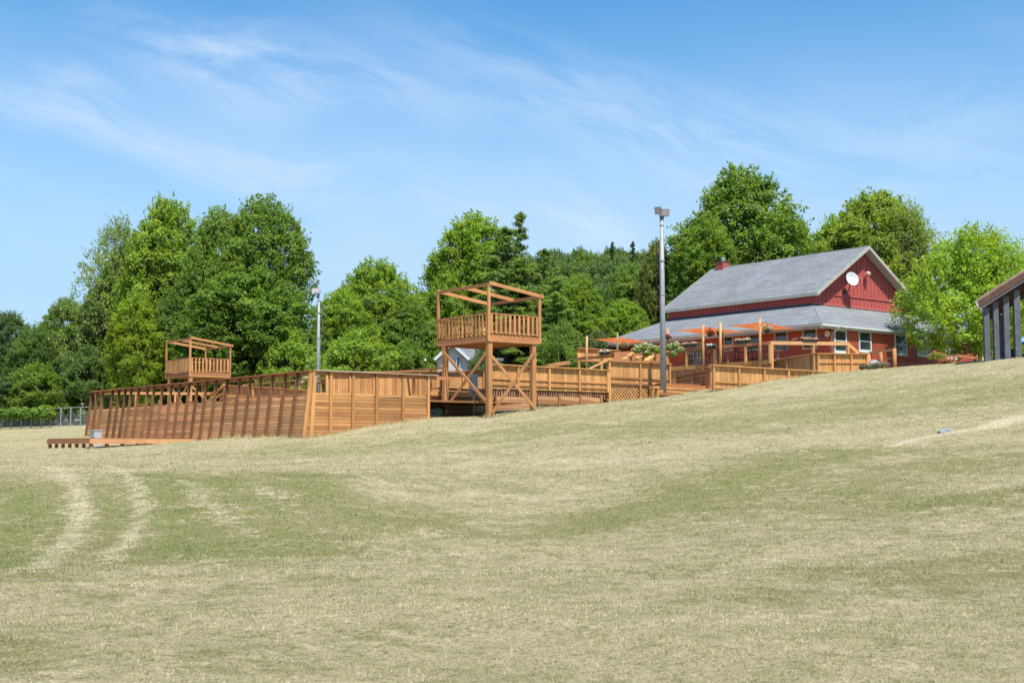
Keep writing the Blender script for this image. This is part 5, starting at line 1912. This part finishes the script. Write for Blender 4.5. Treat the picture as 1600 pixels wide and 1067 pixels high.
# porch wing to the right
a, b = at(736, 562, hz_ + 2), at(770, 566, hz_ + 3)
mb = MB(); mb.box(Vector((a.x, a.y, 4.6)), Vector((b.x, b.y, 4.6)), 3, 3.2 * 1.5); mb.build('wing_wall', 'house_white', root)
mb = MB(); mb.box(Vector((a.x, a.y, 7.15)), Vector((b.x, b.y, 7.15)), 3.6, .2); mb.build('wing_roof', 'shingle', root)
for k, px in enumerate((742, 752)):
    p = at(px, 575, hz_ + .3 + k * .4)
    plank(root, 'shutter', Vector((p.x, p.y, 4.8)), Vector((p.x, p.y, 6.4)), .45, .1, 'glass', up=tuple(ld(0, -1, 0)))
# small lamp post in the garden
p = at(664.5, 562, 104)
root = thing('garden_lamp', (p.x, p.y, 3.0), 'small white globe lamp among the trees left of the white house', 'lamp')
mb = MB(); mb.tube([(p.x, p.y, 2.8), (p.x, p.y, p.z - .15)], .04, 6); mb.build('pole', 'dark_metal', root)
mb = MB(); mb.lathe((p.x, p.y, p.z - .17), [(.01, 0), (.08, .03), (.11, .12), (.08, .21), (.01, .24)], 12); mb.build('globe', 'dish_white', root, smooth=True)

# ------------------------------------------------------------------ chain-link fence with vine on the left
fa, fb = at(141, 665, 106), at(-60, 670, 106)
root = thing('chain_link_fence', ((fa.x + fb.x) / 2, (fa.y + fb.y) / 2, 1.7), 'grey chain-link fence at the wood edge on the far left', 'fence')
n_ = 13
tops = []
for k in range(n_ + 1):
    p = fa.lerp(fb, k / n_)
    g_ = gz(p.x, p.y)
    mb = MB(); mb.tube([(p.x, p.y, g_ - .1), (p.x, p.y, g_ + 1.62)], .045, 7); mb.build('post', 'galvanised', root)
    tops.append(Vector((p.x, p.y, g_ + 1.6)))
for a, b in zip(tops, tops[1:]):
    mb = MB(); mb.tube([a, b], .028, 6); mb.build('top_rail', 'galvanised', root)
mb = MB()
for a, b in zip(tops, tops[1:]):
    L = (b - a).length
    nn_ = int(L / .11)
    for k in range(nn_):
        for s in (1, -1):
            t0, t1 = k / nn_, (k + 1.55 / .11 * .5) / nn_
            t1c = min(t1, 1)
            fr_ = (t1c - t0) / (t1 - t0)
            p = a.lerp(b, t0) if s > 0 else a.lerp(b, 1 - t0)
            q = a.lerp(b, t1c) if s > 0 else a.lerp(b, 1 - t1c)
            mb.box(p - Vector((0, 0, 1.55)), q - Vector((0, 0, 1.55 * (1 - fr_))), .012, .012)
tag(mb.build('wire_mesh', 'galvanised', root), kind='stuff')
vl = []
for k in range(34):
    t_ = .30 + .70 * k / 33
    p = fa.lerp(fb, t_)
    g_ = gz(p.x, p.y)
    vl.append((p.x + rng.uniform(-.2, .2) - SY * .3, p.y - CY * .3 + rng.uniform(-.2, .2), g_ + 1.25 + rng.uniform(-.15, .25), rng.uniform(.38, .55)))
small_plant('vine', vl, 'bright green vine draped over the chain-link fence', 'vine', (.15, .26, .035, 1), .2, 230, seed=9)


# ------------------------------------------------------------------ trees
def tubes_mesh(name, paths):
    mb = MB()
    for pts, rad in paths:
        mb.tube(pts, rad, 7, False)
    me = bpy.data.meshes.new(name)
    me.from_pydata(mb.v, [], mb.f)
    me.materials.append(M['bark'])
    me.polygons.foreach_set('use_smooth', [True] * len(me.polygons))
    return me


def broadleaf(seed, nb, per, leaf, low=.04, shape=.75, lump=.22, fill=.5, brad=(.10, .19), flat=.55, spread=1.0, H=10.0):
    """unit tree: height 1, width 1 (scaled later as 10 m pieces): returns crown and trunk meshes in a 10 x 10 m frame"""
    g = np.random.RandomState(seed)
    S = 10.0
    Cs, Ns, limbs = [], [], []
    ph = g.uniform(0, 6.28, 6)

    def env(h, th):
        r = .5 * (np.sin(np.pi * np.clip(h, 0, 1) ** shape)) ** .55
        r *= 1 + lump * (.5 * np.sin(2 * th + ph[0] + 4 * h) + .4 * np.sin(3 * th + ph[1] - 7 * h) + .35 * np.sin(5 * th + ph[2] + 9 * h))
        return r
    for k in range(nb):
        h = low + (1 - low - .03) * (g.uniform() ** .85)
        th = g.uniform(0, 2 * math.pi)
        f = 1 - (g.uniform() ** 1.3) * fill
        r = env(h, th) * f * spread
        rb = g.uniform(*brad) * (.75 if h > .85 else 1)
        c = np.array([r * math.cos(th) * S, r * math.sin(th) * S, h * H])
        R_ = rb * S * .62
        n = int(per * (rb / .14) ** 2)
        d = g.normal(size=(n, 3))
        d += np.array([math.cos(th), math.sin(th), .75]) * .75
        d /= np.linalg.norm(d, axis=1, keepdims=True)
        rr = g.uniform(.5, 1.08, n) ** .55
        # sub-sprays so that the clump outline is broken
        lob = 1 + .28 * np.sin(d[:, 0] * 7 + ph[3] + k) * np.sin(d[:, 1] * 8 + k * 1.7) + .15 * np.sin(d[:, 2] * 15 + k)
        C = c + d * (rr * lob)[:, None] * R_ * np.array([1.1, 1.1, flat])
        N = d * .55 + np.array([-.06, -.25, .85]) + g.normal(0, .42, (n, 3))
        Cs.append(C); Ns.append(N)
        if k % 3 == 0:
            limbs.append(c)
    # stray sprigs at the outline: short arching sprays that leave the crown
    for k in range(nb * 3):
        h = low + (1.0 - low) * g.uniform() ** .8; th = g.uniform(0, 2 * math.pi)
        r = env(h, th) * spread * g.uniform(.9, 1.08)
        c = np.array([r * math.cos(th) * S, r * math.sin(th) * S, (h + g.uniform(-.01, .02)) * H])
        n = int(per * .13)
        up_ = g.uniform(.2, 1.1) + (1.0 if h > .85 else 0)
        dv = np.array([math.cos(th) + g.normal(0, .3), math.sin(th) + g.normal(0, .3), up_])
        dv /= np.linalg.norm(dv)
        Ls = g.uniform(.5, 1.25)
        tt = g.uniform(-.6, 1, n)
        C = c + np.outer(tt * Ls, dv) + g.normal(0, .13, (n, 3)) * (1.25 - .6 * np.abs(tt))[:, None]
        C[:, 2] -= .12 * tt ** 2
        Cs.append(C); Ns.append(np.array([0, 0, 1.0]) + g.normal(0, .6, (n, 3)))
    me = leaf_mesh('crown', np.concatenate(Cs), np.concatenate(Ns), leaf, g)
    paths = []
    top = np.array([g.uniform(-.2, .2), g.uniform(-.2, .2), .72 * H])
    mid = np.array([g.uniform(-.15, .15), g.uniform(-.15, .15), .35 * H])
    paths.append(([(0, 0, -.4), (0, 0, .8), tuple(mid), tuple(top)], [.30, .24, .17, .06]))
    for c in limbs:
        f = g.uniform(.25, .8)
        s = mid * 1.0 + (top - mid) * f * min(1, c[2] / (.7 * H)) if c[2] > .3 * H else np.array([0, 0, 1.0 + c[2] * .4])
        m2 = (s + c) / 2 + np.array([0, 0, -.2])
        paths.append(([tuple(s), tuple(m2), tuple(c)], [.075, .05, .015]))
    return me, tubes_mesh('trunk', paths)


def conifer(seed, tiers=30, leaf=.24, H=18.0, R0=4.6, power=.8):
    g = np.random.RandomState(seed)
    Cs, Ns, paths = [], [], [([(0, 0, -.3), (0, 0, H * .5), (0, 0, H * .985)], [.26, .16, .03])]
    for k in range(tiers):
        f = .05 + .94 * (k / (tiers - 1)) ** .95
        h = f * H
        Lm = R0 * (1 - f) ** power * g.uniform(.6, 1.15) + .25
        nbn = 7 if f < .6 else 5 if f < .85 else 4
        for j in range(nbn):
            th = g.uniform(0, 2 * math.pi)
            L = Lm * g.uniform(.55, 1.15)
            u = np.array([math.cos(th), math.sin(th), 0])
            sd = np.array([-math.sin(th), math.cos(th), 0])
            rise = .45 if f > .85 else .12 if f > .6 else -.02
            h2 = h + g.uniform(-.25, .25)
            e = np.array([0, 0, h2]) + u * L + np.array([0, 0, L * rise])
            mid = np.array([0, 0, h2]) + u * L * .5 + np.array([0, 0, .08 * L + L * rise * .5])
            paths.append(([(0, 0, h2), tuple(mid), tuple(e)], [.05, .03, .01]))
            # plumes along the branch
            npl = max(2, int(L / .42))
            for q in range(npl):
                t0 = .25 + .8 * (q + g.uniform(0, 1)) / npl
                c = np.array([0, 0, h2]) + u * (t0 * L) + np.array([0, 0, .3 * L * t0 * (1 - t0) + L * rise * t0])
                c = c + sd * g.normal(0, .22) * L * (1.15 - t0) * .8
                n = int(g.uniform(34, 62))
                a = u * g.uniform(.5, 1) + sd * g.normal(0, .5) + np.array([0, 0, g.uniform(-.15, .35)])
                a /= np.linalg.norm(a)
                tt = g.uniform(-.5, .6, n)
                P = c + np.outer(tt * g.uniform(.6, 1.1), a) + g.normal(0, 1, (n, 3)) * np.array([.17, .17, .09]) * (1.2 - np.abs(tt))[:, None]
                P[:, 2] -= .18 * tt ** 2
                Cs.append(P)
                Ns.append(np.array([0, 0, 1.0]) + u * .3 + g.normal(0, .5, (n, 3)))
    me = leaf_mesh('crown', np.concatenate(Cs), np.concatenate(Ns), leaf, g, .38)
    return me, tubes_mesh('trunk', paths)


PROTO_H = {'a': 17, 'b': 17, 'c': 15, 'd': 17, 'airy': 16, 'maple': 9.5, 'far': 12, 'shrub': 8, 'pine': 18, 'pine2': 16, 'far_pine': 12}
PROTO = {
    'a': broadleaf(1, 330, 190, .26, shape=1.05, lump=.28, H=17),
    'b': broadleaf(2, 310, 190, .26, shape=.92, lump=.30, H=17),
    'c': broadleaf(3, 320, 190, .25, shape=1.15, lump=.24, H=15),
    'd': broadleaf(5, 270, 190, .27, low=.08, shape=1.0, lump=.34, fill=.7, H=17),
    'airy': broadleaf(8, 240, 100, .22, low=.05, shape=.8, lump=.42, fill=.85, brad=(.07, .14), H=16),
    'maple': broadleaf(13, 300, 200, .19, low=.14, shape=.80, lump=.28, brad=(.07, .14), flat=.5, fill=.8, H=9.5),
    'far': broadleaf(17, 110, 120, .40, shape=1.1, lump=.25, H=12),
    'shrub': broadleaf(19, 90, 150, .28, low=.0, shape=.6, lump=.3, fill=.6, brad=(.12, .2), H=8),
    'pine': conifer(21, 34, .25, 18, 4.4, 1.05),
    'pine2': conifer(23, 26, .27, 16, 4.6, .62),
    'far_pine': conifer(25, 16, .4, 12, 4.4, .8),
}


def tree(kind, px, top, d, half, label, color, base=None, name='broadleaf_tree', group='trees at the edge of the wood', rz=None, sx=None):
    """top: picture row of the top, half: half width of the crown in picture columns"""
    q = at(px, 600, d)
    g_ = gz(q.x, q.y) if base is None else base
    zt = zat(top, d)
    H = zt - g_
    Wd = 2 * half / 2000 * d
    root = thing(name, (q.x, q.y, g_), label, 'tree' if 'shrub' not in name else 'shrub', group)
    cr, tr = PROTO[kind]
    a = rng.uniform(0, 6.28) if rz is None else rz
    for me, nm in ((tr, 'trunk'), (cr, 'crown')):
        o = bpy.data.objects.new(nm, me); COL.objects.link(o); o.parent = root
        o.scale = (Wd / 11.3, Wd / 11.3, H / (PROTO_H[kind] * 1.02))
        o.rotation_euler = (0, 0, a)
        if nm == 'crown':
            o.color = color
    return root


cM, cD, cY, cL, cO, cB = (0.165, 0.256, 0.048, 1), (0.123, 0.199, 0.059, 1), (0.216, 0.318, 0.044, 1), (0.219, 0.326, 0.048, 1), (0.210, 0.249, 0.070, 1), (0.096, 0.158, 0.064, 1)
# left wood
tree('a', 8, 490, 122, 52, 'dark low tree at the left edge of the picture', cB)
tree('c', 52, 512, 116, 40, 'small dark green tree second from the left edge', cD)
tree('b', 100, 470, 120, 50, 'rounded mid-green tree left of the tall wispy tree', cM)
tree('airy', 180, 343, 116, 68, 'tall wispy light green tree on the left of the big group', (0.203, 0.276, 0.084, 1), name='wispy_tree')
tree('c', 165, 440, 119, 55, 'dark tree filling in behind the wispy tree', cD)
tree('d', 256, 316, 115, 70, 'tall yellow-green maple beside the big dark crown', cY)
tree('b', 215, 462, 108, 52, 'lower bright yellow-green maple behind the leaning wall', (0.233, 0.328, 0.042, 1))
tree('c', 210, 372, 121, 66, 'mid-green tree between the wispy tree and the yellow-green maple', cM)
tree('b', 338, 332, 111, 66, 'big dark green tree behind the distant tower, left half', cM)
tree('a', 408, 312, 109, 78, 'big dark green tree left of the thin light pole', cM)
tree('c', 380, 420, 106, 98, 'broad lower crown just behind the distant tower', (0.143, 0.235, 0.048, 1))
tree('d', 300, 440, 110, 60, 'shaded tree between the yellow maple and the broad lower crown', cD)
tree('shrub', 60, 572, 113, 60, 'leafy shrubs above the vine-covered fence', cM, name='wild_shrub')
tree('shrub', 140, 545, 113, 55, 'dark shrub at the left end of the leaning wall', cD, name='wild_shrub')
tree('shrub', 10, 590, 113, 55, 'dark shrub at the far left end of the fence', cB, name='wild_shrub')
tree('shrub', 450, 520, 103, 60, 'mid-green shrub behind the corner of the timber walls', cL, name='wild_shrub')
# middle
tree('shrub', 752, 546, 98, 26, 'dark low shrub in front of the right side of the white house', cD, name='wild_shrub')
tree('c', 585, 410, 118, 74, 'bright green pointed tree between the two light poles', cL)
tree('a', 535, 455, 112, 52, 'rounded tree just right of the thin light pole', cL)
tree('b', 640, 470, 114, 58, 'mid-green tree left of the white house', cM)
tree('d', 660, 460, 130, 45, 'darker tree behind the tree left of the house', cD)
tree('shrub', 560, 520, 104, 70, 'lush shrub behind the board wall', cL, name='wild_shrub')
tree('shrub', 640, 535, 106, 50, 'leafy shrub left of the globe lamp', cM, name='wild_shrub')
tree('a', 738, 338, 122, 74, 'tall light green tree behind the lookout tower', cY)
tree('c', 700, 415, 120, 40, 'mid-green tree at the left of the tower-side group', cL)
tree('pine', 812, 328, 112, 76, 'tall dark conifer with a narrow tip behind the lookout tower', (0.138, 0.214, 0.064, 1), name='pine_tree', group='conifers at the edge of the wood')
tree('pine2', 790, 354, 110, 112, 'spreading dark conifer just left of the tallest conifer', (0.153, 0.232, 0.064, 1), name='pine_tree', group='conifers at the edge of the wood')
tree('pine2', 850, 388, 114, 86, 'drooping conifer right of the tallest conifer', (0.159, 0.234, 0.070, 1), name='pine_tree', group='conifers at the edge of the wood')
tree('pine2', 872, 432, 106, 78, 'feathery conifer right of the lookout tower', (0.178, 0.278, 0.070, 1), name='pine_tree', group='conifers at the edge of the wood')
tree('a', 905, 432, 109, 45, 'yellow-green tree beside the feathery conifer', (0.192, 0.295, 0.046, 1))
tree('c', 985, 418, 122, 52, 'mid-green tree behind the far end of the deck', cM)
tree('b', 940, 455, 116, 45, 'dark tree between the conifer and the deck fence', cD)
tree('a', 975, 470, 104, 42, 'smaller bright tree above the far shade sail', cL)
tree('shrub', 935, 520, 101, 40, 'grey-green shrub behind the tall board fence', (0.129, 0.166, 0.077, 1), name='wild_shrub')
tree('shrub', 880, 505, 99, 42, 'feathery shrub behind the long boarded railing', cM, name='wild_shrub')
tree('d', 1030, 378, 118, 34, 'olive tree just left of the big maple behind the barn', cO)
# behind the barn
tree('b', 1160, 268, 116, 105, 'largest dark green maple behind the ridge of the barn', cM)
tree('a', 1110, 345, 112, 68, 'wide lower maple behind the chimney', cM)
tree('c', 1225, 330, 120, 66, 'rounded maple crown right of the largest maple', (0.168, 0.264, 0.048, 1))
tree('d', 1375, 305, 118, 98, 'broad olive-green tree behind the gable peak', (0.219, 0.298, 0.051, 1))
tree('airy', 1420, 318, 114, 66, 'open-branched tree right of the gable peak', (0.203, 0.276, 0.054, 1))
tree('a', 1320, 340, 124, 70, 'tree behind the middle of the barn ridge', cL)
tree('c', 1600, 400, 118, 62, 'dark tree behind the pavilion roof', cM)
tree('shrub', 1560, 480, 100, 62, 'bright leafy shrub seen between the pavilion posts', cY, name='wild_shrub')
tree('shrub', 1640, 480, 98, 60, 'leafy shrub at the far right beyond the pavilion', cL, name='wild_shrub')
tree('shrub', 1440, 440, 108, 60, 'dense greenery filling in behind the barn', cM, name='wild_shrub')
tree('maple', 1527, 364, 86.5, 104, 'bright yellow-green maple standing in front of the barn on the right', (0.275, 0.395, 0.055, 1), base=5.0)
# far wooded hillside
g = random.Random(3)
hill = []
for row, (d_, ybase, n_) in enumerate(((150, 440, 9), (180, 418, 11), (215, 402, 13), (250, 396, 15))):
    for k in range(n_):
        px = 820 + (1090 - 820) * (k + g.uniform(.1, .9)) / n_
        y_ = ybase + g.uniform(-8, 10) + max(0, (px - 1000)) * .06
        pine_ = g.random() < .06
        cc_ = g.choice((cD, cM, (.15, .22, .085, 1), (.17, .25, .085, 1)))  # the two greyer greens paint in the haze of distance
        q_ = at(px, y_, d_)
        tree('far_pine' if pine_ else 'far', px, y_, d_, g.uniform(28, 38) * 150 / d_ * 1.15, 'dark conifer among the crowns on the far wooded hillside' if pine_ else
             'rounded crown on the far wooded hillside, %s row' % ('nearest', 'second', 'third', 'farthest')[row], cc_, base=q_.z - g.uniform(11, 14), name='pine_tree' if pine_ else 'broadleaf_tree',
             group='conifers on the far wooded hillside' if pine_ else 'trees on the far wooded hillside')
for px, y_ in ((958, 380), (990, 379)):
    q_ = at(px, y_, 235)
    tree('far_pine', px, y_, 235, 20, 'dark conifer on the far skyline, %s of the two' % ('left' if px == 958 else 'right'), (.06, .105, .05, 1), base=q_.z - 11, name='pine_tree', group='conifers on the hill skyline')
# low hedge of trees far behind on both sides so that the wood goes on
for k in range(6):
    px = -200 + k * 32
    tree('far', px, 500 + g.uniform(-25, 15), 118 + g.uniform(0, 20), 34, 'woodland tree beyond the left edge of the view', cD, group='woodland trees beyond the left edge')
for k in range(4):
    px = 1660 + k * 45
    tree('far', px, 400 + g.uniform(-25, 25), 112 + g.uniform(0, 20), 48, 'woodland tree beyond the right edge of the view', cM, group='woodland trees beyond the right edge')
print('objects', len(bpy.data.objects))
